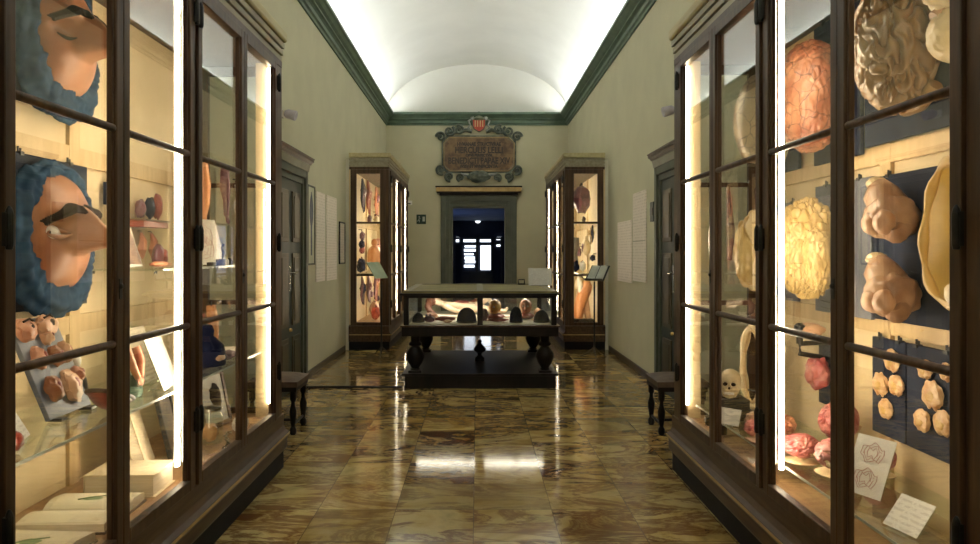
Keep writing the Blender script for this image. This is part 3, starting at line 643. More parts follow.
dome('velvet_dome', 'navy velvet dome at the end near the pink head', .76, 8.26, .09, .14, NAVYV, 'dome', 'navy velvet domes')
dome('velvet_dome', 'small dark dome beside the red hair end of the case', -.69, 8.24, .07, .11, NAVYV, 'dome', 'navy velvet domes')
def head_model(label, x, y, r, m, rz, sc=1.0, cushion=True, hair=None):
    t = thing('wax_head_model', label, 'wax head', (x, y, CZ), rz)
    z0 = .0
    if cushion:
        MB().blob((0, 0, .04), (r*1.6, r*1.25, .04), 4, .05, 2, 3).build('cushion', RED, t, smooth=True); z0 = .066
    def fn(p):
        k = .12*noise.noise(p*2)
        k -= .28*math.exp(-((p.y-.38)**2+(p.z-.12)**2)*26)*(p.x > 0) + .28*math.exp(-((p.y+.38)**2+(p.z-.12)**2)*26)*(p.x > 0)
        k += .34*math.exp(-(p.y**2*40+(p.z+.12)**2*14))*(p.x > .3)
        k += .10*math.exp(-((p.z+.75)**2*12))*(p.x > .1)
        return k
    MB().blob((0, 0, z0+r), (r, r*.82, r*1.05), 1, .1, 2, 4, fn).ground(z0+.001).build('head', m, t, smooth=True)
    for s_ in (-1, 1): MB().blob((r*.74, s_*r*.30, z0+r*1.13), (r*.15,)*3, 0, 0, 1, 2).build('eye', EYEW, t, smooth=True)
    MB().tube([(r*.82, -r*.22, z0+r*.55), (r*.90, 0, z0+r*.53), (r*.82, r*.22, z0+r*.55)], r*.06, 6).build('mouth', RED, t)
    if hair: MB().blob((-r*.22, 0, z0+r*1.18), (r*.95, r*.9, r*.95), 2, .12, 4, 3).build('hair', hair, t, smooth=True)
head_model('yellow wax head with an orange opened cheek on a red cushion', .22, 8.5, .085, mat('yellow_orange_head_wax', (.70, .47, .14), (.78, .30, .07), 8, .35), -2.2)
head_model('pink wax head with brown hair behind the pale-rimmed navy dome', .60, 8.62, .085, PINKW, -1.7, hair=HAIR)
head_model('flushed wax head resting between the navy domes', .76, 8.72, .06, SKIN_PALE, -1.5, cushion=False)
def organ(name, label, cat, loc, sc, m, seed, parts=(), rz=0, sub=3, amp=.25, freq=2.2, group=None):
    t = thing(name, label, cat, loc, rz, group)
    MB().blob((0, 0, sc[2]), sc, seed, amp, freq, sub).ground().build('organ_body', m, t, smooth=True)
    for pts, r, pm, nm in parts: MB().tube(pts, r, 8).build(nm, pm, t, smooth=True)
    return t
organ('wax_organ', 'long dark red wax organ lying in front of the reclining figure', 'wax organ', (-.375, 8.30, CZ), (.12, .04, .03), RED, 3)
organ('wax_organ', 'pale wax kidney pair on the white sheet beside the dark red organ', 'wax organ', (-.34, 8.12, CZ), (.05, .03, .02), SKIN_PALE, 5)
organ('wax_organ', 'purple wax heart with stub vessels beside the small dark dome', 'wax organ', (-.56, 8.20, CZ), (.06, .045, .04), PURP, 8, (([(0, 0, .06), (.02, 0, .10)], .014, RED, 'vessel'), ([(-.02, 0, .06), (-.04, 0, .095)], .011, BLUE, 'vessel')))
organ('wax_organ', 'crimson wax liver near the glass end beside the reclining figure', 'wax organ', (-.56, 8.50, CZ), (.08, .06, .045), FLAY, 9)
organ('wax_organ', 'long dark red wax tongue beneath the yellow head', 'wax organ', (.24, 8.24, CZ), (.13, .03, .022), RED, 11)
organ('wax_organ', 'dark wax lung beside the centre post of the case', 'wax organ', (.09, 8.34, CZ), (.045, .04, .075), PURP, 12)
organ('wax_organ', 'red wax heart raised behind the reclining figure', 'wax organ', (-.02, 9.38, CZ), (.08, .06, .10), FLAY, 13, (([(0, 0, .17), (.03, 0, .22)], .018, PALEW, 'vessel'),))
def card(label, loc, rz, w, h, m=PRINT, tilt=.6, stand=True, name='label_card', cat='card', draw=None, cz0=.004):
    """A sheet leaning back on a clear stand; local x is the direction it faces."""
    t = thing(name, label, cat, loc, rz)
    M = Matrix.Translation((0, 0, cz0)) @ Matrix.Rotation(-tilt, 4, 'Y')
    MB().box(-.0015, .0015, -w/2, w/2, 0, h, M).build('printed_sheet', m, t)
    if draw:
        d = MB()
        for k, (cy, cz) in enumerate(draw):
            r = w*.30
            for j in range(3):
                d.tube([(.003, cy + r*(1-.25*j)*math.cos(a*PI/8), cz + r*.75*(1-.25*j)*math.sin(a*PI/8) + .01*math.sin(a*2.1+j)) for a in range(0, 17)], .0014, 5, M=M)
        d.build('printed_drawing', mat('rose_drawing_ink', (.45, .22, .2), (.5, .28, .25), 8, .7), t)
    if stand:
        MB().box(-.0055, -.0025, -w/2-.004, w/2+.004, 0, h*.9, M).box(-.09, .03, -w*.32, w*.32, 0, .003).build('clear_stand', SHELF_GLASS, t)
    return t
for sx, x, y, lab, pm in ((-1, -1.42, 10.4, 'slim stand with a green slanted text panel before the cabinet of hanging organs', mat('pale_green_panel', (.34, .42, .28), (.42, .50, .35), 6, .5)), (1, 1.735, 10.35, 'black music stand carrying an open book before the orange leg model', None)):
    t = thing('music_stand', lab, 'stand', (x, y, 0))
    MB().tube([(0, 0, .06), (0, 0, 1.13)], .012, 10).build('pole', BLACK, t, smooth=True)
    for k in range(3):
        a = k*2*PI/3 + .5; MB().tube([(0, 0, .16), (.12*math.cos(a), .12*math.sin(a), .05), (.22*math.cos(a), .22*math.sin(a), .008)], .008, 8).build('leg', BLACK, t, smooth=True)
    Mx = Matrix.Translation((0, 0, 1.14)) @ Matrix.Rotation(-.85*sx, 4, 'Z') @ Matrix.Rotation(-.6, 4, 'X')
    if sx < 0:
        Mx = Matrix.Translation((0, 0, 1.17)) @ Matrix.Rotation(1.05, 4, 'Z') @ Matrix.Rotation(-.62, 4, 'X')
        MB().box(-.15, .15, -.014, .0, 0, .29, Mx).build('text_panel', pm, t, bevel=.003)
        continue
    MB().box(-.17, .17, 0, .006, 0, .27, Mx).box(-.17, .17, -.05, 0, 0, .006, Mx).build('desk', BLACK, t)
    b = thing('open_book', 'open grey-green book resting on the black music stand', 'book', (x, y, 0))
    for s_ in (-1, 1):
        MB().prism([(s_*.006, -.004), (s_*.04, -.022), (s_*.10, -.020), (s_*.145, -.012), (s_*.145, -.004)], .012, .255, axis='z', M=Mx).build('page_block', mat('grey_page', (.42, .44, .38), (.5, .52, .46), 5, .7), b)
    MB().box(-.155, .155, -.0035, -.001, .008, .262, Mx).build('cover', BLACK, b)
# floor cable strip
tag(MB().tube([(-2.08, 8.04, .012), (-1.4, 8.03, .014), (-.86, 8.03, .012)], .012, 8).build('floor_cable', BLACK), 'thin black cable strip running across the marble from the wall to the table', 'cable')

# ------------------------------------------------------------------ specimen models
LX, RX = -1.998, 1.998
def board(parent, w, h, m=NAVY, z0=0, hooks=True, x0=0, th=.022, lower=True):
    MB().box(x0, x0+th, -w/2, w/2, z0, z0+h).build('mounting_board', m, parent, bevel=.003)
    if hooks:
        for y in (-w*.28, w*.28):
            MB().box(x0, x0+.028, y-.012, y+.012, z0+h-.012, z0+h+.006).tube([(x0+.012, y-.008, z0+h), (x0+.012, y-.008, z0+h+.028)], .005, 6).tube([(x0+.012, y+.008, z0+h), (x0+.012, y+.008, z0+h+.022)], .005, 6).build('hanging_hook', BLACK, parent)
# --- giant eye and nose
def fsurf(u, v, closed):
    d = max(0.0, 1 - (abs(u)**2.4*.92 + abs(v)**2.4*.85))
    w = .15*d**.55
    t = (.46 - v)/.60
    if t > 0:
        tt = min(1.0, t); hgt = .03 + .165*tt**1.1; sg = .11 + .13*tt
        k = 1.0 if t <= 1 else max(0.0, 1-sstep(0, .42, t-1))
        w += hgt*k*math.exp(-(abs(u)/sg)**2.2)
    for s in (-1, 1):
        w += .035*math.exp(-(((u-s*.22)/.10)**2 + ((v+.20)/.11)**2))
        w -= .062*math.exp(-(((u-s*.50)/.20)**2 + ((v-.03)/.15)**2))
        w += .036*math.exp(-(((u-s*.45)/.34)**2 + ((v-.33)/.12)**2))
        w += (.045 if closed else .02)*math.exp(-(((u-s*.50)/.145)**2 + ((v+.02)/.105)**2))
        if closed:
            w += .010*math.exp(-((v-.12-.10*(1-((u-s*.5)/.3)**2))/.03)**2)*math.exp(-((u-s*.5)/.24)**2)
    return w
def face_model(label, y, z, closed, tilt):
    t = thing('wax_face_model', label, 'wax model', (LX, y, z))
    board(t, .66, .69 if not closed else .62, NAVY, z0=-.345 if not closed else -.31)
    A, Bh, X0 = .235, .27, .022
    R = Matrix.Rotation(tilt, 4, 'X')
    def P(u, v, off=0.0):
        return R @ Vector((X0 + fsurf(u, v, closed) + off, u*A, v*Bh))
    def disc(i, j):
        a, b_ = 2*i-1, 2*j-1
        return a*math.sqrt(max(0, 1-b_*b_*.42)), b_*math.sqrt(max(0, 1-a*a*.42))
    MB().grid(lambda i, j: P(*disc(i, j)), 90, 90).build('face', SKIN, t, smooth=True, ang=70)
    for s in (-1, 1):
        eb = MB()
        for k in range(26):
            q = k/25; u = s*(.14 + .64*q); v = .42 + .05*math.sin(PI*q) - .26*q**1.4
            wd = .085*(1-.7*q)
            eb.tube([P(u - s*.03, v-wd, .004), P(u, v, .016), P(u + s*.07, v+wd*.9, .004)], [.010, .014*(1-.4*q), .004], 6)
        eb.build('eyebrow', BROW, t, smooth=True)
        if closed:
            MB().tube([P(s*(.33+.34*q), -.05-.055*math.sin(PI*q), .003) for q in [i/12 for i in range(13)]], [.003+.005*math.sin(PI*i/12) for i in range(13)], 6).build('lash_line', BROW, t, smooth=True)
        else:
            c = P(s*.50, -.02, -.022)
            e = MB().blob(c, (.046, .052, .042), 0, 0, 1, 3).build('eyeball', EYEW, t, smooth=True)
            dr = (R @ Vector((.92, -s*.1, -.1))).normalized()
            MB().blob(c + dr*.030, (.014, .018, .018), 0, 0, 1, 2).build('iris', IRIS, e, smooth=True)
            for up, vv in ((1, .055), (-1, -.045)):
                MB().tube([P(s*(.30+.40*q), -.02 + vv*1.15*math.sin(PI*q)**.8, .006 + .008*math.sin(PI*q)) for q in [i/12 for i in range(13)]], [.006+.006*math.sin(PI*i/12) for i in range(13)], 8).build('eyelid', SKIN, t, smooth=True)
            MB().tube([P(s*(.32+.37*q), -.015 + .07*math.sin(PI*q)**.8, .014) for q in [i/12 for i in range(13)]], .004, 6).build('lash_line', BROW, t, smooth=True)
    # cloth gathered round the face
    def cloth(i, j):
        th = 2*PI*i; ph = 2*PI*j
        u, v = math.cos(th), math.sin(th)
        rad = 1.0 + .05*noise.noise(Vector((u*2.2, v*2.2, 4.0 + closed)))
        k = (abs(u)**2.6 + abs(v)**2.6)**(-1/2.6)
        cy, cz = u*k*A*rad*1.04, v*k*Bh*rad*1.06 - .012
        n1 = noise.noise(Vector((u*6, v*6, ph*.25))); n2 = noise.noise(Vector((u*13, v*13, ph*.5+7)))
        fold = .014*n1 + .010*n2 + .006*abs(noise.noise(Vector((u*22, v*22, ph*.6))))
        big = .034 + .022*max(0, -v) + .012*max(0, -u)
        rr_ = big + fold + .007*math.sin(ph*6 + 5*noise.noise(Vector((u*2.5, v*2.5, 3)))) 
        o = Vector((0, u, v)).normalized()
        q = Vector((X0 + .03 + math.sin(ph)*rr_*1.0, cy, cz)) + o*(math.cos(ph)*rr_*1.35)
        q.x = max(q.x, X0+.001)
        return R @ q
    MB().grid(cloth, 200, 48, True, True).build('blue_drapery', BLUE, t, smooth=True, ang=80)
    return t
face_model('giant wax eye and nose with open eye, draped in blue cloth on a navy board', 3.22, 1.64, False, 0.0)
face_model('giant wax eye and nose with closed eye, the upper of the two blue-draped faces', 3.27, 2.545, True, 0.0)

# --- small slanted board with ears, eyes and noses
t = thing('ear_model_board', 'small slate board of wax ears and noses leaning above the glass shelf', 'wax model', (-1.72, 2.98, .863))
M = Matrix.Rotation(-.40, 4, 'Y')
MB().box(-.022, 0, -.15, .15, .012, .445, M).build('mounting_board', mat('slate_blue_board', (.07, .085, .12), (.14, .155, .19), 6, .5), t, bevel=.003)
MB().box(-.03, .03, -.13, -.09, 0, .012).box(-.03, .03, .09, .13, 0, .012).build('foot_block', BLACK, t)
for k, (y, z, sy, sz, m) in enumerate(((-.09, .395, .055, .05, PINKW), (.05, .40, .07, .045, SKIN_PALE), (.02, .345, .025, .03, SKIN_PALE), (-.08, .27, .035, .05, PINKW), (.03, .26, .03, .045, SKIN), (.10, .27, .025, .05, SKIN_PALE), (-.07, .13, .04, .055, SKIN), (.05, .12, .055, .075, SKIN_PALE), (.12, .16, .03, .035, PINKW))):
    o = MB().blob((.008, y, z), (.035, sy, sz), k, .3, 2.4, 3, M=M).build('wax_piece', m, t, smooth=True)
    MB().blob((.036, y+.006, z+.005), (.010, sy*.3, sz*.35), k, .2, 2, 2, M=M).build('ear_hollow' if k > 1 else 'eye', RED if k > 1 else BROW, o, smooth=True)
    if k < 2: MB().tube([(.035, y-.03, z+.03), (.045, y, z+.038), (.035, y+.03, z+.03)], .005, 6, M=M).build('eyebrow', BROW, o)
# --- shelf things in the left cabinet (shelf top z = .86)
t = thing('wax_dish', 'dark red shallow dish tilted on the glass shelf beside the ear board', 'dish', (-1.575, 3.00, .8615))
Mx = Matrix.Translation((0, 0, .048)) @ Matrix.Rotation(-.35, 4, 'X')
MB().grid(lambda i, j: Mx @ Vector(((.015+.075*j)*.85*math.cos(2*PI*i), (.03+.105*j)*math.sin(2*PI*i), .055*j*j-.03)), 28, 6, True).grid(lambda i, j: Mx @ Vector(((.012+.070*j)*.85*math.cos(2*PI*i), (.025+.10*j)*math.sin(2*PI*i), .055*j*j-.018)), 28, 6, True).build('bowl', RED, t, smooth=True)
MB().tube([Mx @ Vector((.0765*math.cos(a*PI/12), .135*math.sin(a*PI/12), .03)) for a in range(25)], .009, 8).build('rim', LEATHER, t, smooth=True)
t = thing('cloaked_bust', 'small black and white draped bust behind the dark red dish', 'bust', (-1.88, 3.27, .8615))
MB().lathe([(.05, 0), (.06, .03), (.05, .10), (.03, .14), (.018, .16)], 14).build('black_drapery', BLACK, t, smooth=True)
MB().blob((0, 0, .185), (.03, .028, .036), 2, .08, 2, 3).build('head', WHITEP, t, smooth=True)
t = thing('wax_arm_model', 'red wax arms crossed over a green cloth base on the glass shelf', 'wax model', (-1.69, 3.36, .8615))
MB().lathe([(.075, 0), (.08, .03), (.06, .07), (.045, .12), (.02, .18), (.002, .2)], 16).build('green_drapery', TEAL, t, smooth=True)
for s_ in (-1, 1):
    a = MB().tube([(.03, s_*.05, .23), (.055, s_*.045, .16), (.07, s_*.012, .09)], [.022, .02, .014], 10).build('forearm', FLAY, t, smooth=True)
    for k in range(5): MB().tube([(.07, s_*.012+(k-2)*.006, .09), (.078, s_*.01+(k-2)*.008, .068), (.076, s_*.008+(k-2)*.008, .05+.004*abs(k-2))], [.005, .0045, .003], 6).build('finger', FLAY, a, smooth=True)
card('thick white board leaning in a clear stand on the shelf beside the red arms', (-1.57, 3.60, .8615), 0.15, .26, .29, WHITEP, .36, True, 'leaning_board', 'board')
card('printed sheet leaning behind the thick white board on the lower glass shelf', (-1.74, 3.74, .8615), 0.1, .26, .30, PAGE, .30, True, 'leaning_board', 'board')
card('white drawing sheet lying back beside the ear board on the glass shelf', (-1.66, 2.56, .8615), .3, .16, .15, PRINT, .5, True)
organ('wax_organ', 'small dark red wax organ on the shelf at the foot of the white drawing sheet', 'wax organ', (-1.60, 2.42, .8615), (.03, .03, .035), RED, 21)
# upper shelf (1.47)
t = thing('framed_drawing', 'white-edged anatomical drawing leaning on the upper glass shelf', 'picture', (-1.80, 3.70, 1.477), .15)
M = Matrix.Rotation(-.30, 4, 'Y')
MB().box(-.012, .0, -.11, .11, 0, .34, M).build('white_frame', WHITEP, t, bevel=.002)
MB().box(.0005, .002, -.095, .095, .015, .325, M).build('drawing', mat('anatomical_drawing', (.50, .34, .22), (.08, .03, .05), 7, .6, detail=6), t)
t = thing('hanging_model', 'tiny dark blue and flesh wax face hung on the cream back', 'wax model', (LX, 3.78, 1.90))
MB().box(0, .015, -.04, .04, -.09, .03).build('mounting_board', NAVY, t); MB().blob((.03, 0, .02), (.03, .035, .045), 4, .2, 2, 3).build('wax_face', SKIN_PALE, t, smooth=True)
for k, (y, x, m, lb, sc) in enumerate(((3.86, -1.76, PURP, 'purple wax organ standing on the upper shelf behind the white-edged drawing', (.03, .035, .06)), (3.98, -1.80, RED, 'red wax organ on the upper shelf between the purple one and a white card', (.04, .05, .05)), (3.76, -1.70, FLAY, 'flat flesh-red wax tissue at the front of the upper shelf', (.05, .07, .016)))):
    organ('wax_organ', lb, 'wax organ', (x, y, 1.4715), sc, m, 30+k)
card('small white card on the upper shelf beside the red wax organs', (-1.64, 4.02, 1.4715), .2, .12, .10, PRINT, .35)
t = thing('wooden_box', 'flat red-brown box fixed on the cream back above the upper shelf', 'box', (LX, 4.15, 1.70))
MB().box(0, .10, -.16, .16, 0, .035).build('box_body', RED, t, bevel=.003); MB().box(0, .104, -.163, .163, .036, .046).build('lid', LEATHER, t)
for k, y in enumerate((4.05, 4.17, 4.27)):
    organ('wax_organ', ('plum', 'violet', 'dark rose')[k] + ' wax organ upright on the flat red-brown box', 'wax organ', (LX+.05, y, 1.747), (.03, .03, .055+.012*k), (PURP, NAVYV, RED)[k], 40+k)
for k, y in enumerate((3.98, 4.12, 4.25)):
    t = thing('hanging_model', ('long', 'forked', 'curled')[k] + ' red wax muscle hung under the flat red-brown box', 'wax model', (LX, y, 1.68))
    MB().tube([(.02, 0, -.01), (.03, .01*k, -.06), (.035, -.015, -.11), (.025, .01, -.16)], [.008, .022, .026, .008], 8).build('muscle', FLAY, t, smooth=True); MB().tube([(0, 0, 0), (.02, 0, 0), (.02, 0, -.012)], .003, 6).build('hook', BLACK, t)
card('large white sheet with a faint figure drawing on the upper shelf', (-1.73, 4.53, 1.4715), -.25, .36, .31, mat('drawing_sheet', (.74, .68, .56), (.80, .76, .68), 9, .7), .30, True, 'drawing_sheet', 'sheet', draw=((0, .2), (-.02, .12)))
t = thing('black_figurine', 'thin black figurine on a block in front of the large white sheet', 'figurine', (-1.615, 4.44, 1.4715))
MB().box(-.03, .03, -.035, .035, 0, .04).build('block', BLACK, t, bevel=.004); MB().tube([(0, 0, .04), (.004, .006, .08), (-.004, .0, .11), (.004, .008, .135)], [.005, .009, .006, .009], 8).build('figure', BLACK, t, smooth=True)
tag(MB().box(-.02, .02, -.03, .03, 0, .022).build('black_block', BLACK, loc=(-1.63, 4.30, 1.4715), bevel=.004), 'low black block on the upper shelf beside the thin figurine', 'block')
tag(MB().lathe([(.018, 0), (.02, .02), (.012, .035), (.012, .045)], 12).build('ink_pot', BLACK, loc=(-1.63, 4.62, 1.4715), smooth=True), 'small black pot on the upper shelf at the post end', 'pot')
def limb_model(label, loc, pts, rs, m, foot, rz=0):
    t = thing('wax_limb', label, 'wax model', loc, rz)
    MB().tube(pts, rs, 12).build('limb', m, t, smooth=True)
    f = pts[-1]
    if foot == 'foot': MB().blob((f[0]+.035, f[1], f[2]), (.065, .03, .025), 3, .1, 2, 3).build('foot', m, t, smooth=True)
    if foot == 'hand':
        for k in range(5): MB().tube([f, (f[0]+.01, f[1]+(k-2)*.010, f[2]-.03), (f[0]+.014, f[1]+(k-2)*.012, f[2]-.055+.005*abs(k-2))], [.008, .007, .005], 6).build('finger', m, t, smooth=True)
    MB().tube([(0, 0, pts[0][2]), (.0, 0, pts[0][2]+.03), (-.02, 0, pts[0][2]+.035)], .004, 6).build('hook', BLACK, t)
    return t
limb_model('long flayed orange wax leg hanging at the corridor end of the eye model cabinet', (-1.86, 4.74, 1.5), [(0, 0, .66), (.01, 0, .52), (.015, 0, .38), (.0, 0, .30), (.01, 0, .18), (0, 0, .04)], [.035, .048, .036, .028, .034, .018], ORANGE, 'foot')
limb_model('slender dark wax arm hanging beside the flayed orange leg', (-1.70, 4.72, 1.72), [(0, 0, .40), (0, 0, .28), (.01, 0, .18), (.01, 0, .08)], [.028, .035, .022, .016], PURP, 'hand')
limb_model('ragged white wax nerve strip hanging in front of the dark wax arm', (-1.585, 4.60, 1.78), [(0, 0, .22), (.006, .02, .15), (-.006, .0, .08), (.006, .02, .0)], [.008, .012, .008, .012], WHITEP, None)
# lower shelf far bay
t = thing('dark_bust', 'black cloth-covered wax bust on the lower shelf at the corridor end', 'bust', (-1.66, 4.30, .8615))
MB().lathe([(.11, 0), (.115, .05), (.10, .12), (.06, .16), (.04, .18), (.045, .21), (.03, .245), (.002, .255)], 20).build('black_drapery', NAVYV, t, smooth=True)
MB().blob((.09, -.03, .05), (.03, .05, .02), 3, .3, 3, 3).build('wax_hands', SKIN_PALE, t, smooth=True)
limb_model('orange wax forearm with spread fingers on the lower shelf behind the black bust', (-1.72, 4.53, .875), [(-.02, .05, .33), (0, .03, .24), (.02, 0, .15), (.03, -.01, .06)], [.03, .036, .028, .018], ORANGE, 'hand')
organ('wax_organ', 'purple wax placenta lying on a white cloth on the lower shelf', 'wax organ', (-1.60, 4.51, .8615), (.045, .06, .03), PURP, 50)
tag(MB().blob((0, 0, .028), (.09, .12, .028), 2, .2, 3, 3).build('folded_cloth', MATTR, loc=(-1.66, 4.72, .8615), smooth=True), 'folded white cloth near the end post on the lower shelf', 'cloth')
organ('wax_organ', 'reddish wax organ at the far end of the lower shelf by the folded cloth', 'wax organ', (-1.80, 4.68, .8615), (.05, .06, .10), FLAY, 51)
# cabinet floor (z .40)
def open_book(label, loc, rz, w, d, th, cover=LEATHER):
    t = thing('open_book', label, 'book', loc, rz, 'open books on the cabinet floor')
    MB().box(-d/2-.008, d/2+.008, -w/2-.008, w/2+.008, 0, .008).build('cover', cover, t, bevel=.002)
    for s_ in (-1, 1):
        def f(i, j, s_=s_):
            y = s_*(.002 + (w/2-.002)*i)
            z = .009 + th*(math.sin(PI*min(1, i*1.6+.05)*.5)**.6)*(1-.35*i*i) if True else 0
            return Vector(((j-.5)*d, y, z))
        pb = MB().grid(f, 16, 5)
        n = 16
        pb.grid(lambda i, j: Vector(((j-.5)*d, s_*(.002+(w/2-.002)*i), .0085)), 16, 5)
        for j_ in (0, 1): pb.grid(lambda i, k, j_=j_: Vector(((j_-.5)*d, s_*(.002+(w/2-.002)*i), .0085 + (f(i, 0).z-.0085)*k)), 16, 3)
        pb.grid(lambda i, k: Vector(((i-.5)*d, s_*(w/2), .0085 + (f(1, 0).z-.0085)*k)), 3, 3)
        p = pb.build('page_block', PAGEEDGE, t, smooth=True)
        pr = MB().grid(lambda i, j: f(.08+.84*i, .08+.84*j) + Vector((0, 0, .0012)), 10, 8).build('printed_page', mat('old_page_with_plate', (.80, .70, .52), (.62, .50, .33), 9, .8, lo=.62, hi=.74), p)
        if s_ > 0: MB().blob((0, w*.22, .012+th*.85), (d*.14, w*.05, .002), 3, .5, 4, 2).tube([(-d*.15, w*.16, .014+th*.88), (0, w*.24, .014+th*.86), (d*.15, w*.30, .014+th*.82)], .003, 5).build('plant_drawing', mat('leaf_ink', (.16, .22, .10), (.22, .28, .14), 9, .7), pr)
    return t
open_book('open book closest to the front post, lying on the cabinet floor under the ear board', (-1.70, 2.55, .402), -.06, .48, .34, .05)
open_book('open book with a green plant drawing, between another open book and a closed white one', (-1.71, 3.04, .402), .04, .38, .36, .05)
t = thing('closed_book', 'thick white closed book lying flat on the cabinet floor', 'book', (-1.68, 3.40, .402), .03)
MB().box(-.16, .155, -.115, .112, .006, .10).build('page_block', PAGEEDGE, t); MB().box(-.165, .165, -.12, .12, 0, .005).box(-.165, .165, -.12, .12, .101, .107).box(-.167, -.1605, -.12, .12, .005, .101).build('cover', CREAMBK, t, bevel=.002)
t = thing('standing_book', 'large cream vellum book standing open on the cabinet floor', 'book', (-1.72, 3.71, .421), .35)
M = Matrix.Rotation(-.28, 4, 'Y')
MB().box(-.05, -.006, -.15, .15, .004, .40, M).build('page_block', PAGEEDGE, t); MB().box(-.006, 0, -.155, .155, 0, .408, M).box(-.056, -.05, -.155, .155, 0, .408, M).build('cover', CREAMBK, t, bevel=.004)
t = thing('framed_print', 'dark framed glass print leaning beside the large cream vellum book', 'picture', (-1.73, 4.02, .406), .2)
M = Matrix.Rotation(-.22, 4, 'Y')
MB().box(-.012, .012, -.14, -.115, 0, .40, M).box(-.012, .012, .115, .14, 0, .40, M).box(-.012, .012, -.115, .115, 0, .025, M).box(-.012, .012, -.115, .115, .375, .40, M).build('frame', BLACK, t, bevel=.003)
MB().box(-.01, .004, -.115, .115, .025, .375, M).build('print', mat('dim_umber_print', (.10, .07, .05), (.28, .20, .14), 6, .4, detail=6), t)
t = thing('framed_print', 'grey framed print with a dark head leaning on the cabinet floor at the corridor end', 'picture', (-1.70, 4.60, .406), -.2)
MB().box(-.012, .012, -.16, -.13, 0, .42, M).box(-.012, .012, .13, .16, 0, .42, M).box(-.012, .012, -.13, .13, 0, .03, M).box(-.012, .012, -.13, .13, .39, .42, M).build('frame', LEATHER, t, bevel=.003)
MB().box(-.01, .004, -.13, .13, .03, .39, M).build('print', mat('grey_print', (.25, .24, .2), (.36, .34, .29), 6, .5), t)
MB().blob((.006, .03, .20), (.004, .06, .08), 2, .3, 3, 3, M=M).build('printed_head', BROW, t)
t = thing('glass_jar', 'clear glass jar with metal lid on the cabinet floor by the grey print', 'jar', (-1.62, 4.25, .402))
MB().lathe([(.07, 0), (.075, .02), (.075, .15), (.06, .18), (.06, .19)], 20).build('jar_body', SHELF_GLASS, t, smooth=True); MB().lathe([(.062, .191), (.066, .195), (.066, .21), (.02, .222)], 20).build('lid', SILVER, t, smooth=True)
MB().blob((0, 0, .06), (.045, .045, .055), 4, .3, 3, 3).build('specimen', ORANGE, t, smooth=True)
t = thing('steel_forceps', 'pair of crossed steel forceps on the cabinet floor before the glass jar', 'forceps', (-1.53, 4.28, .402), .3)
for s_ in (-1, 1):
    MB().tube([(.0, s_*-.16, .006), (s_*.01, 0, .010), (-s_*.02, s_*.10, .007), (0, s_*.14, .007)], .005, 6).tube([(.018*math.cos(a*PI/8), -s_*.178+.018*math.sin(a*PI/8), .006) for a in range(17)], .004, 6).build('blade', SILVER, t, smooth=True)
organ('wax_organ', 'white gleaming wax shell on the cabinet floor at the foot of the grey print', 'wax organ', (-1.52, 4.50, .402), (.05, .07, .05), WHITEP, 61)

# --- right cabinet: giant brains
def gyri(seed, freq=2.6, depth=.13, warp=.9, width=.20, fiss=True):
    o = Vector((seed*5.1, seed*2.7, seed*1.9))
    def fn(p):
        q = p*freq + o
        q = q + Vector((noise.noise(p*freq*.6+o), noise.noise(p*freq*.6+o+Vector((7, 1, 3))), noise.noise(p*freq*.6+o+Vector((2, 9, 5)))))*warp
        n = noise.noise(q*.55) + .2*noise.noise(q*1.1 + Vector((3, 3, 3)))
        h = abs(math.sin(n*8.5))**.55
        k = .05*noise.noise(p*1.5 + o) - depth*(1-h)
        return k
    return fn
def cells(seed, freq=3.0, depth=.16):
    o = Vector((seed*3.1, seed*1.7, seed*2.9))
    def fn(p):
        q = p*freq + o; q = q + Vector((noise.noise(q), noise.noise(q+Vector((5, 5, 5))), noise.noise(q+Vector((9, 2, 7)))))*.45
        d, _ = noise.voronoi(q)
        return -depth*(1-min(1.0, (d[1]-d[0])/.5)**.5) + .05*noise.noise(p*1.7+o)
    return fn
def rmodel(label, y, z, w=None, h=None, m=NAVY, z0=None, hooks=True, dy=0):
    t = thing('wax_brain_model', label, 'wax model', (RX, y, z), PI)
    if w: 
        o = bpy.data.objects.new('tmp', None)
        MB().box(0, .022, -w/2-dy, w/2-dy, z0 if z0 is not None else -h/2, (z0 if z0 is not None else -h/2)+h).build('mounting_board', m, t, bevel=.003)
        zt = (z0 if z0 is not None else -h/2)+h
        if hooks:
            for yy in (-w*.3, w*.3): MB().box(0, .028, yy-dy-.014, yy-dy+.014, zt-.012, zt+.004).tube([(.014, yy-dy-.008, zt), (.014, yy-dy-.008, zt+.026)], .005, 6).tube([(.014, yy-dy+.008, zt), (.014, yy-dy+.008, zt+.02)], .005, 6).build('hanging_hook', BLACK, t)
    return t
t = rmodel('giant tan wax brain with deep folds on a navy board, topmost beside the front post', 3.06, 2.47, .74, .77, dy=.14)
MB().blob((.17, 0, 0), (.165, .20, .315), 1, 0, 1, 6, gyri(1, 3.9, .21, .8, .16)).build('brain', BRAIN1, t, smooth=True, ang=80)
MB().tube([(.06, -.14, -.22), (.09, -.05, -.28), (.10, .06, -.28), (.09, .15, -.22)], [.03, .035, .035, .03], 10).build('cut_rim', BRAIN1, t, smooth=True)
t = rmodel('pale cream wax brain and cerebellum section beside the giant tan brain', 2.72, 2.56)
MB().blob((.15, .02, .09), (.15, .12, .19), 2, 0, 1, 5, cells(2, 3.2, .13)).build('cerebrum', PALEW, t, smooth=True, ang=80)
MB().blob((.13, .02, -.16), (.12, .11, .12), 3, 0, 1, 5, gyri(3, 5, .07)).build('cerebellum', PALEW, t, smooth=True, ang=80)
MB().tube([(.0, .02, -.02), (.12, .02, -.03), (.22, 0, -.10)], [.05, .05, .03], 10).build('brainstem', STEM, t, smooth=True)
t = rmodel('pair of beige wax brainstems on the navy board below the giant tan brain', 3.17, 1.575, .66, .70)
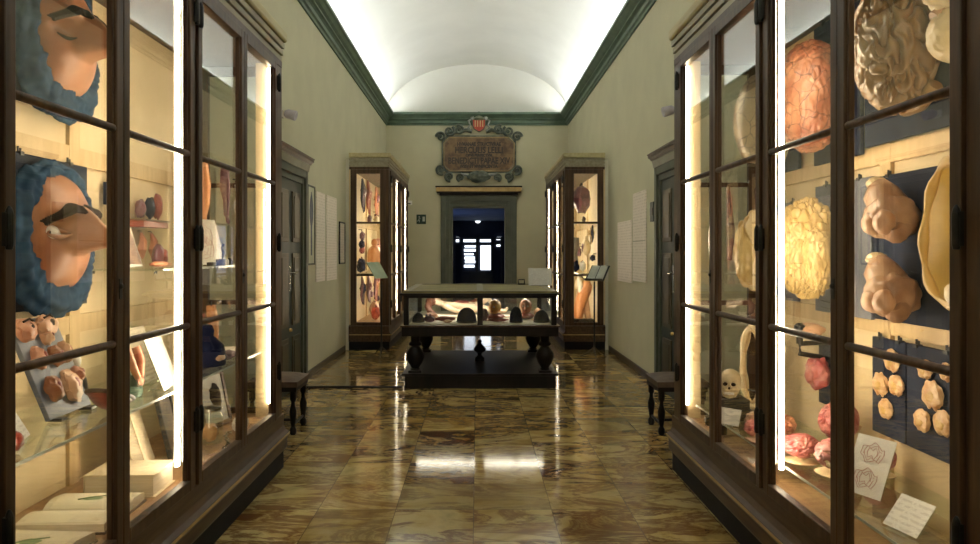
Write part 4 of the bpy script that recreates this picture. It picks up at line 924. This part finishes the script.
for z, sd in ((.165, 1), (-.185, 2)):
    s_ = MB().blob((.13, .02, z-.03), (.11, .105, .105), sd, .18, 2.4, 4)
    s_.tube([(.12, -.02, z+.02), (.14, -.05, z+.08), (.13, -.08, z+.125)], [.085, .075, .045], 14)
    s_.tube([(.10, .05, z-.06), (.16, .10, z-.10), (.18, .12, z-.07)], [.05, .05, .03], 10)
    s_ = s_.build('brainstem', STEM, t, smooth=True, ang=70)
    for s2 in (-1, 1): MB().blob((.21, .05+s2*.045, z-.055), (.045, .05, .055), sd+3, .12, 2, 3).build('lobe', SKIN_PALE, s_, smooth=True)
    MB().blob((.14, -.085, z+.135), (.045, .04, .03), sd+8, .2, 3, 3).build('cut_end', PALEW, s_, smooth=True)
t = rmodel('golden yellow half skull basin opened towards the glass, beside the brainstems', 2.74, 1.63)
def basin(i, j, k=1.0):
    th = 2*PI*i; r = j
    sy, sz = .165*k, .275*k
    return Vector((-.0 + .02 + .115*(r**3)*k + .006*noise.noise(Vector((math.cos(th)*2, math.sin(th)*2, r*3))), sy*r*math.cos(th)*(1+.1*math.sin(2*th)), sz*r*math.sin(th)))
MB().grid(lambda i, j: basin(i, j), 40, 14, True).build('inner_shell', GOLD_IN, t, smooth=True, ang=80)
MB().grid(lambda i, j: basin(i, j, 1.08) - Vector((.015, 0, 0)), 40, 14, True).build('outer_shell', BONE, t, smooth=True, ang=80)
MB().tube([basin(i/40, 1, 1.04) for i in range(41)], [.017+.006*math.sin(i*1.3) for i in range(41)], 10).build('rim', GOLD, t, smooth=True)
MB().blob((.14, .06, -.235), (.06, .06, .06), 4, .15, 2, 3).build('condyle', PALEW, t, smooth=True)
MB().blob((.08, .09, -.30), (.05, .06, .035), 5, .3, 4, 3).build('green_cloth', TEAL, t, smooth=True)
def slice_board(label, y, z, w, h, spots):
    t = rmodel(label, y, z, w, h, hooks=True)
    for k, (a, b_, s_) in enumerate(spots):
        s_ *= 1.12
        def fn(p, k=k): return .22*noise.noise(p*2.6 + Vector((k*3, 1, k))) - .25*math.exp(-((p.y)**2*30 + (p.z+.9)**2*4))
        o = MB().blob((.034, a, b_), (.016, s_*1.05, s_), k, 0, 1, 4, fn).build('brain_slice', SLICE, t, smooth=True)
        MB().blob((.048, a, b_-.004), (.005, s_*.45, s_*.4), k, .35, 3, 3).build('grey_core', GOLD, o, smooth=True)
slice_board('navy board of four pale brain slices below the beige brainstems', 3.365, .90, .27, .47, ((.05, .14, .048), (.085, .03, .046), (-.045, .01, .05), (.0, -.10, .044)))
slice_board('navy board of five pale brain slices, closest to the front post', 3.05, .90, .34, .47, ((.12, .15, .035), (-.02, .14, .04), (.03, .035, .055), (.10, -.07, .05), (-.04, -.09, .045)))
# labels on the low glass shelf (z .505)
card('white card with rose brain drawings tilted on a clear stand behind the glass', (1.60, 2.92, .507), PI+.45, .17, .25, WHITEP, .45, True, draw=((0, .18), (0, .07)), cz0=.035)
card('small white text card leaning at the front of the low glass shelf', (1.58, 2.62, .507), PI+.25, .15, .14, PRINT, .7, True)
# pink brains on the shelf
for k, (x, y, sc, lb) in enumerate(((1.70, 3.30, (.10, .10, .075), 'pink wax brain half at the front of the low glass shelf'), (1.62, 3.50, (.085, .09, .06), 'pink and cream wax brain piece by the lit post on the low shelf'), (1.85, 3.58, (.09, .12, .10), 'raised pink wax brain behind the two lower pink pieces'), (1.89, 3.29, (.07, .08, .065), 'small rose wax brain lobe wedged between the larger pink pieces'))):
    t = thing('pink_brain', lb, 'wax model', (x, y, .507), k*1.1)
    z0 = .03 if k != 2 else .10
    MB().lathe([(sc[0]*.9, 0), (sc[0], .006), (sc[0]*.75, .012), (.03, .02), (.03, z0)], 18).build('stand', PALEW, t, smooth=True)
    MB().blob((0, 0, z0+sc[2]*.85), sc, k, 0, 1, 5, gyri(10+k, 3.2, .16)).build('brain', BRAIN_P, t, smooth=True, ang=80)
    MB().blob((.0, -sc[1]*.6, z0+sc[2]*.5), (sc[0]*.8, sc[1]*.35, sc[2]*.4), k, .25, 3, 3).build('cut_face', PALEW, t, smooth=True)
t = thing('tray', 'flat glass-edged tray with reddish wax fragments under the pink brains', 'tray', (1.60, 3.78, .507), .1)
MB().box(-.09, .09, -.15, .15, 0, .012).build('tray_base', mat('tray_brown', (.25, .15, .1), (.35, .22, .15), 7, .4), t, bevel=.003)
for k in range(5): MB().blob((random.uniform(-.05, .05), -.11+k*.055, .026), (.025, .022, .016), k, .3, 3, 3).build('wax_fragment', RED if k % 2 else BRAIN_P, t, smooth=True)
# upper red brain, yellow section
t = rmodel('reddish brown wax brain with painted vessels on a navy board', 3.80, 2.40, .50, .80, dy=.06, z0=-.34)
MB().blob((.19, 0, 0), (.175, .21, .31), 5, 0, 1, 6, cells(5, 5.0, .05)).build('brain', BRAIN_R, t, smooth=True, ang=80)
t = rmodel('yellow wax brain section with bulging folds on a slate board', 3.80, 1.575, .58, .72, GREYB)
def ysec(p):
    base = cells(7, 4.0, .15)(p)
    return base
MB().blob((.185, -.05, 0), (.17, .17, .29), 7, 0, 1, 6, ysec).build('brain', BRAIN_Y, t, smooth=True, ang=80)
MB().tube([(.17, -.16, .22), (.20, -.15, .10), (.21, -.14, -.05), (.19, -.14, -.17), (.14, -.14, -.25)], [.045, .075, .065, .075, .05], 14).build('brainstem', BONE, t, smooth=True)
MB().blob((.20, .10, -.06), (.09, .07, .17), 1, 0, 1, 5, cells(8, 3.6, .14)).build('temporal_lobe', BRAIN_Y, t, smooth=True, ang=80)
for z in (-.30, -.335): MB().tube([(.03, -.20, z), (.05, .0, z-.004)], .006, 6).build('pin', BLACK, t)
t = rmodel('pink wax piece held in a black bracket on a small navy board', 3.92, .86, .26, .34)
MB().tube([(.03, .0, .19), (.20, .02, .185), (.20, .02, .13), (.03, 0, .10)], .014, 8).build('bracket', BLACK, t, smooth=True)
MB().lathe([(.018, 0), (.018, .07), (.03, .08), (.03, .10), (.012, .115)], 12, (.20, .02, .185)).build('bracket_post', BLACK, t, smooth=True)
MB().blob((.09, .0, .02), (.06, .07, .09), 6, .3, 2.6, 4).build('wax_piece', BRAIN_P, t, smooth=True)
MB().blob((.14, 0, .26), (.08, .07, .04), 8, .2, 2.4, 3).build('wax_cap', SKIN_PALE, t, smooth=True)
# far bay
t = rmodel('greyish brown veined wax hemisphere with a pale double rim', 4.56, 2.42, .50, .70)
MB().blob((.18, 0, 0), (.13, .205, .29), 6, 0, 1, 5, cells(6, 3, .015)).build('brain', BRAIN_V, t, smooth=True, ang=80)
for k, (r1, x) in enumerate(((1.06, .10), (1.10, .055))): MB().tube([(x, .205*r1*math.cos(a*PI/20), .29*r1*math.sin(a*PI/20)) for a in range(41)], .014, 8).build('rim', BONE, t, smooth=True)
t = rmodel('cream half skull in profile holding a yellow wax brain', 4.50, 1.56, .36, .62, GREYB)
MB().blob((.20, -.05, 0), (.13, .12, .27), 7, 0, 1, 5, cells(9, 3.4, .14)).build('brain', BRAIN_Y, t, smooth=True, ang=80)
sk_ = MB().blob((.19, .10, .14), (.11, .055, .13), 2, .2, 2, 4)
sk_.tube([(.22, .15, .10), (.24, .17, 0), (.23, .12, -.08), (.22, .12, -.24)], [.035, .025, .04, .05], 10); sk_.tube([(.14, .14, .10), (.13, .15, -.1), (.18, .12, -.2)], [.03, .025, .04], 10)
sk_.build('skull_section', PALEW, t, smooth=True, ang=70)
MB().blob((.21, .12, -.02), (.05, .03, .07), 3, .2, 3, 3).build('dark_nasal_blob', LEATHER, t, smooth=True)
limb_model('slim white bone hanging beside the end post of the brain cabinet', (1.60, 4.76, 1.28), [(0, 0, .70), (.0, .01, .60), (.006, -.01, .35), (0, .015, .10), (0, 0, .0)], [.022, .014, .018, .013, .022], WHITEP, None, PI)
tag(MB().tube([(0, 0, 0), (.01, 0, .3), (-.01, 0, .62)], [.02, .045, .012], 8).build('dried_muscle', PURP, loc=(1.90, 4.72, 1.42), smooth=True), 'dark dried muscle strip hanging behind the slim white bone', 'wax model')
tag(MB().tube([(0, 0, 0), (.01, 0, .2), (-.01, 0, .5)], [.015, .03, .012], 8).build('dried_muscle', LEATHER, loc=(1.72, 4.77, 1.50), smooth=True), 'dark brown dried muscle strip beside the cream half skull', 'wax model')
def skull(label, loc, rz, r=.075):
    t = thing('human_skull', label, 'skull', loc, rz)
    def fn(p):
        k = 0
        if p.x > .1:
            for s_ in (-1, 1): k -= .5*math.exp(-((p.y-s_*.36)**2 + (p.z+.18)**2)*30)
            k -= .30*math.exp(-(p.y**2*60 + (p.z+.50)**2*40))
            k += .16*math.exp(-((p.z+.72)**2*14))
        k -= .10*sstep(.1, .9, -p.z)*(p.x < 0)
        return k
    MB().blob((0, 0, r*1.35), (r*1.15, r*.86, r), 0, 0, 1, 4, fn).build('cranium', BONE, t, smooth=True)
    for s_ in (-1, 1): MB().blob((r*.80, s_*r*.32, r*1.18), (r*.12, r*.2, r*.17), 0, 0, 1, 2).build('socket_shade', BROW, t, smooth=True)  # dark blobs stand in for the shade inside the sockets
    MB().blob((r*.93, 0, r*.86), (r*.10, r*.09, r*.13), 0, 0, 1, 2).build('dark_nasal_blob', BROW, t, smooth=True)  # dark blob painted in for the shade of the nasal hollow
    MB().tube([(-r*.1, -r*.6, r*.6), (r*.75, -r*.38, r*.22), (r*.98, 0, r*.2), (r*.75, r*.38, r*.22), (-r*.1, r*.6, r*.6)], [r*.14, r*.16, r*.2, r*.16, r*.14], 8).build('jaw', BONE, t, smooth=True)
    for k in range(8): MB().box(r*1.0, r*1.08, (k-3.5)*r*.1-r*.04, (k-3.5)*r*.1+r*.04, r*.36, r*.56).build('tooth', WHITEP, t)
    MB().lathe([(r*.95, 0), (r*.95, .008), (r*.3, .012), (r*.2, r*.5)], 16).build('stand', BLACK, t, smooth=True)
    return t
skull('ivory human skull on the low shelf beside the hoop of bone', (1.60, 4.42, .643), -PI/2-.45)
tag(MB().box(-.09, .09, -.09, .09, 0, .135).build('display_block', BLACK, loc=(1.60, 4.42, .5065), bevel=.006), 'black block under the ivory skull', 'block')
t = thing('bone_hoop', 'tall oval bone hoop standing on edge behind the skull', 'wax model', (1.82, 4.60, .507), PI+.5)
MB().tube([(.0, .09*math.cos(a*PI/20), .30+.27*math.sin(a*PI/20)) for a in range(41)], [.024+.008*math.sin(a*.9) for a in range(41)], 10).build('outer_hoop', BONE, t, smooth=True)
MB().tube([(.02, .062*math.cos(a*PI/20), .30+.235*math.sin(a*PI/20)) for a in range(41)], .010, 8).build('inner_hoop', TAN, t, smooth=True)
MB().box(-.06, .06, -.07, .07, 0, .022).build('foot', BLACK, t, bevel=.004); MB().tube([(.01, -.07, .14), (.01, .07, .14)], .006, 6).build('cross_wire', BLACK, t)
card('small white card leaning on the low shelf beside the skull', (1.52, 4.235, .507), PI+.75, .13, .10, WHITEP, .4, True)
for k, (x, y, sc, m, lb) in enumerate(((1.63, 4.07, (.065, .08, .06), STEM, 'tan wax cerebellum on the low shelf under the bone hoop'), (1.56, 3.965, (.045, .03, .045), BRAIN_P, 'mottled pink wax tissue lying before the tan cerebellum'), (1.76, 4.02, (.06, .10, .055), FLAY, 'red wax tissue behind the tan cerebellum'), (1.66, 4.25, (.025, .03, .025), BONE, 'small bone fragment on the low shelf near the white card'))):
    organ('wax_organ', lb, 'wax organ', (x, y, .507), sc, m, 70+k, sub=4, freq=3)
for k, y in enumerate((4.44, 4.56, 4.68)):
    t = thing('specimen_bottle', ('dark bottle with pale label on the cabinet floor, nearest the tan cerebellum', 'dark bottle with pale label standing between two similar bottles', 'dark bottle with pale label against the end post')[k], 'bottle', (1.555, y, .402), PI, 'dark labelled bottles')
    MB().lathe([(.028, 0), (.03, .01), (.03, .06), (.014, .072), (.013, .086)], 14).build('bottle_body', BLACK, t, smooth=True)
    MB().box(.029, .031, -.015, .015, .02, .05).build('label', WHITEP, t); 

# --- the far cabinets: small hanging and standing preparations
KINDS = {'organ': ('organ_body', 'vessel'), 'limb': 0, 'vine': 0, 'torso': 0}
def small(kind, label, sx, x, y, z, h, m, seed, m2=RED):
    """kind of preparation hung on the back (x off the wall) or standing on a shelf."""
    r = random.Random(seed)
    rz = PI if sx > 0 else 0
    if kind == 'organ':
        t = thing('wax_organ', label, 'wax organ', (sx*x, y, z), rz)
        MB().blob((0, 0, h*.5), (h*.30, h*.42, h*.47), seed, .35, 2.3, 3).ground().build('organ_body', m, t, smooth=True)
        MB().tube([(0, 0, h*.85), (.02, r.uniform(-.03, .03), h*.98), (0, r.uniform(-.05, .05), h*1.08)], [h*.08, h*.06, h*.04], 8).build('vessel', m2, t, smooth=True)
    elif kind == 'vine':
        t = thing('vessel_preparation', label, 'wax model', (sx*x, y, z), rz)
        for b in range(5):
            y0 = (b-2)*h*.09; MB().tube([(.01, y0*.2, h), (.03, y0+r.uniform(-.03, .03), h*.7), (.02, y0*1.3, h*.4), (.03, y0*1.2+r.uniform(-.03, .03), r.uniform(0, h*.2))], [.012, .026, .02, .008], 7).build('branch', m if b % 2 else m2, t, smooth=True)
        MB().blob((.03, 0, h*.62), (.05, h*.16, h*.16), seed, .4, 3, 3).build('organ_body', m, t, smooth=True)
    elif kind == 'limb':
        t = thing('wax_limb', label, 'wax model', (sx*x, y, z), rz)
        MB().tube([(0, .01, h), (.01, 0, h*.75), (.015, -.01, h*.5), (0, 0, h*.25), (0, .01, .035)], [h*.12, h*.14, h*.09, h*.10, h*.05], 10).build('limb', m, t, smooth=True)
        MB().blob((.03, 0, .03), (.07, .035, .03), seed, .15, 2, 3).build('foot', m2, t, smooth=True)
    else:
        t = thing('wax_torso', label, 'wax model', (sx*x, y, z), rz)
        MB().blob((0, 0, h*.42), (h*.22, h*.30, h*.42), seed, .15, 2, 4).ground().build('torso', m, t, smooth=True)
        MB().blob((.0, 0, h*.92), (h*.10, h*.10, h*.13), seed, .1, 2, 3).build('head', m, t, smooth=True)
        MB().blob((h*.19, 0, h*.42), (h*.06, h*.16, h*.22), seed+1, .35, 3, 3).build('opened_cavity', m2, t, smooth=True)
    return t
FARITEMS = [
 # left cabinet, top to bottom: (kind, label, side, x, y, z, h, m, m2)
 ('vine', 'dark branching vessel preparation hung highest in the hanging-organ cabinet', -1, 1.95, 11.85, 2.22, .48, PURP, NAVYV),
 ('vine', 'rose branching vessel preparation hung beside the darkest one', -1, 1.95, 12.45, 2.20, .52, FLAY, RED),
 ('vine', 'thin plum vessel preparation behind the rose one', -1, 1.90, 13.1, 2.22, .46, PURP, FLAY),
 ('organ', 'round ivory and dark wax organ on the top shelf of the hanging-organ cabinet', -1, 1.80, 12.5, 2.062, .13, PALEW, NAVYV),
 ('organ', 'dark wax kidney on the top shelf beside the ivory organ', -1, 1.86, 12.1, 2.062, .11, PURP, RED),
 ('organ', 'small black wax organ hung highest beside the orange torso', -1, 1.90, 11.55, 1.62, .12, NAVYV, NAVYV),
 ('torso', 'orange wax torso with raised arms on the middle shelf', -1, 1.78, 12.15, 1.222, .50, ORANGE, FLAY),
 ('torso', 'flesh wax torso with opened red cavity behind the orange torso', -1, 1.80, 12.75, 1.222, .52, PINKW, RED),
 ('torso', 'tan wax torso furthest along the middle shelf', -1, 1.78, 13.4, 1.222, .48, STEM, PURP),
 ('organ', 'blue-black wax organ on the middle shelf by the glazed end', -1, 1.92, 11.60, 1.222, .20, NAVYV, PURP),
 ('organ', 'brown wax stomach on the middle shelf before the flesh torso', -1, 1.68, 12.4, 1.222, .15, BRAIN1, RED),
 ('vine', 'black stringy vessel preparation hung low in the hanging-organ cabinet', -1, 1.95, 11.8, .64, .42, NAVYV, PURP),
 ('vine', 'dark red stringy vessel preparation beside the black one', -1, 1.93, 12.35, .64, .42, RED, PURP),
 ('vine', 'flesh stringy vessel preparation behind the dark red one', -1, 1.90, 13.0, .62, .44, SKIN, PURP),
 ('organ', 'glossy red wax uterus on the floor of the hanging-organ cabinet', -1, 1.74, 12.0, .402, .20, mat('glossy_red_wax', (.42, .06, .04), (.55, .14, .08), 9, .2), RED),
 ('organ', 'pale wax organ behind the glossy red one', -1, 1.84, 12.55, .402, .22, SKIN_PALE, PURP),
 ('organ', 'dark plum wax organ furthest back on the floor of the hanging-organ cabinet', -1, 1.75, 13.1, .402, .26, PURP, RED),
 # right cabinet
 ('organ', 'large dark purple organ cluster hung high behind the open-book stand', 1, 1.80, 12.0, 2.22, .40, PURP, NAVYV),
 ('limb', 'narrow black wax limb standing behind the purple organ cluster', 1, 1.78, 13.2, 2.062, .44, NAVYV, NAVYV),
 ('organ', 'small brown wax organ on the top shelf under the purple cluster', 1, 1.80, 11.8, 2.062, .08, LEATHER, LEATHER),
 ('torso', 'ivory wax torso with a dark opening on the middle shelf', 1, 1.86, 11.9, 1.50, .30, PALEW, PURP),
 ('vine', 'olive stringy vessel preparation hung above the ivory torso', 1, 1.95, 11.75, 1.67, .28, GOLD, NAVYV),
 ('limb', 'grey cloaked wax limb on the middle shelf by the cream end panel', 1, 1.78, 12.7, 1.222, .50, mat('grey_wax', (.16, .15, .13), (.25, .24, .2), 8, .4), PURP),
 ('organ', 'dark round wax organ on the middle shelf before the grey limb', 1, 1.72, 12.2, 1.222, .16, NAVYV, RED),
 ('organ', 'white wax organ with red vessel on the middle shelf', 1, 1.84, 12.2, 1.222, .15, WHITEP, RED),
 ('organ', 'dark brown wax organ on the cabinet floor behind the orange leg', 1, 1.72, 13.0, .402, .22, LEATHER, RED),
 ('organ', 'crimson wax organ low on the cabinet floor near the orange leg', 1, 1.62, 12.4, .402, .17, RED, PURP),
 ('organ', 'pale wax organ hung above the orange leg near the open book', 1, 1.85, 12.6, .84, .22, PALEW, PURP),
]
for k, (kd, lb, sx, x, y, z, h, m, m2) in enumerate(FARITEMS): small(kd, lb, sx, x, y, z, h*(1.22 if kd != 'torso' else 1.1), m, 100+k, m2)
rr = random.Random(11)
taken = [(q[2], q[4], q[5], q[6]) for q in FARITEMS] + [(1, 11.75, .4, .6), (1, 12.3, 1.75, .2), (1, 12.9, 1.62, .2)]
for sx, lb, grp, zs, cols in ((-1, 'small dark wax preparation hung on the cream back of the hanging-organ cabinet', 'small preparations in the hanging-organ cabinet', ((2.25, 2.65), (1.42, 1.85), (.55, 1.05)), (PURP, RED, NAVYV, PURP)),
                          (1, 'small dark wax preparation hung on the cream back behind the open-book stand', 'small preparations behind the open-book stand', ((1.35, 1.85), (.85, 1.05)), (PURP, LEATHER, NAVYV, LEATHER))):
    for k in range(15 if sx < 0 else 9):
        z0, z1 = zs[k % len(zs)]; h = rr.uniform(.09, .17)
        for _ in range(60):
            z = rr.uniform(z0, z1); y = rr.uniform(11.5, 13.6)
            if all(sx != q[0] or abs(y-q[1]) > h*.4+q[3]*.5+.03 or z+h*.9 < q[2]-.02 or z-h*.7 > q[2]+q[3]*1.4 for q in taken): break
        else: continue
        taken.append((sx, y, z-h*.6, h))
        t = thing('hanging_preparation', lb, 'wax model', (sx*1.985, y, z), PI if sx > 0 else 0, grp)
        MB().blob((.06, 0, 0), (.045, h*.33, h*.5), 200+k, .4, 2.4, 3).build('wax_piece', cols[k % 4], t, smooth=True)
        MB().tube([(0, 0, h*.75), (.05, 0, h*.72), (.06, 0, h*.4)], .008, 6).build('hook', BLACK, t)
t = thing('wax_leg_model', 'large orange wax thigh model standing on a dark base behind the open-book stand', 'wax model', (1.77, 11.75, .402))
MB().box(-.17, .17, -.13, .13, 0, .05).build('base', WOOD_DARK, t, bevel=.006)
MB().tube([(-.07, 0, .05), (-.06, 0, .20), (-.02, 0, .36), (.04, 0, .52), (.09, 0, .64), (.13, 0, .66)], [.07, .09, .10, .11, .09, .03], 16).build('thigh', ORANGE, t, smooth=True)
MB().tube([(.10, .02, .05), (.06, .02, .25), (.05, .02, .42)], [.05, .065, .05], 12).build('calf', SKIN_PALE, t, smooth=True)
MB().tube([(-.02, -.03, .45), (-.04, -.04, .62), (-.08, -.03, .76)], [.05, .05, .02], 12).build('draped_cloth', MATTR, t, smooth=True)
for k, (y, z, lb) in enumerate(((12.3, 1.75, 'white specimen label pinned on the cream back above the round dark organ'), (12.9, 1.62, 'white specimen label pinned near the grey cloaked limb'))):
    tag(MB().box(0, .003, -.09, .09, 0, .14).build('specimen_label', WHITEP, loc=(1.995, y, z), rot=(0, 0, PI)), lb, 'label')

# ------------------------------------------------------------------ world and view
w = bpy.data.worlds.new('world'); SC.world = w; w.use_nodes = True
w.node_tree.nodes['Background'].inputs[0].default_value = (.02, .022, .025, 1); w.node_tree.nodes['Background'].inputs[1].default_value = .2
SC.view_settings.view_transform = 'Standard'; SC.view_settings.look = 'None'; SC.view_settings.gamma = 1; SC.view_settings.use_curve_mapping = False
SC.view_settings.exposure = 0.0
SC.cycles.max_bounces = 10; SC.cycles.diffuse_bounces = 5; SC.cycles.glossy_bounces = 5; SC.cycles.transparent_max_bounces = 40
SC.cycles.sample_clamp_indirect = 8; SC.cycles.caustics_reflective = False; SC.cycles.caustics_refractive = False
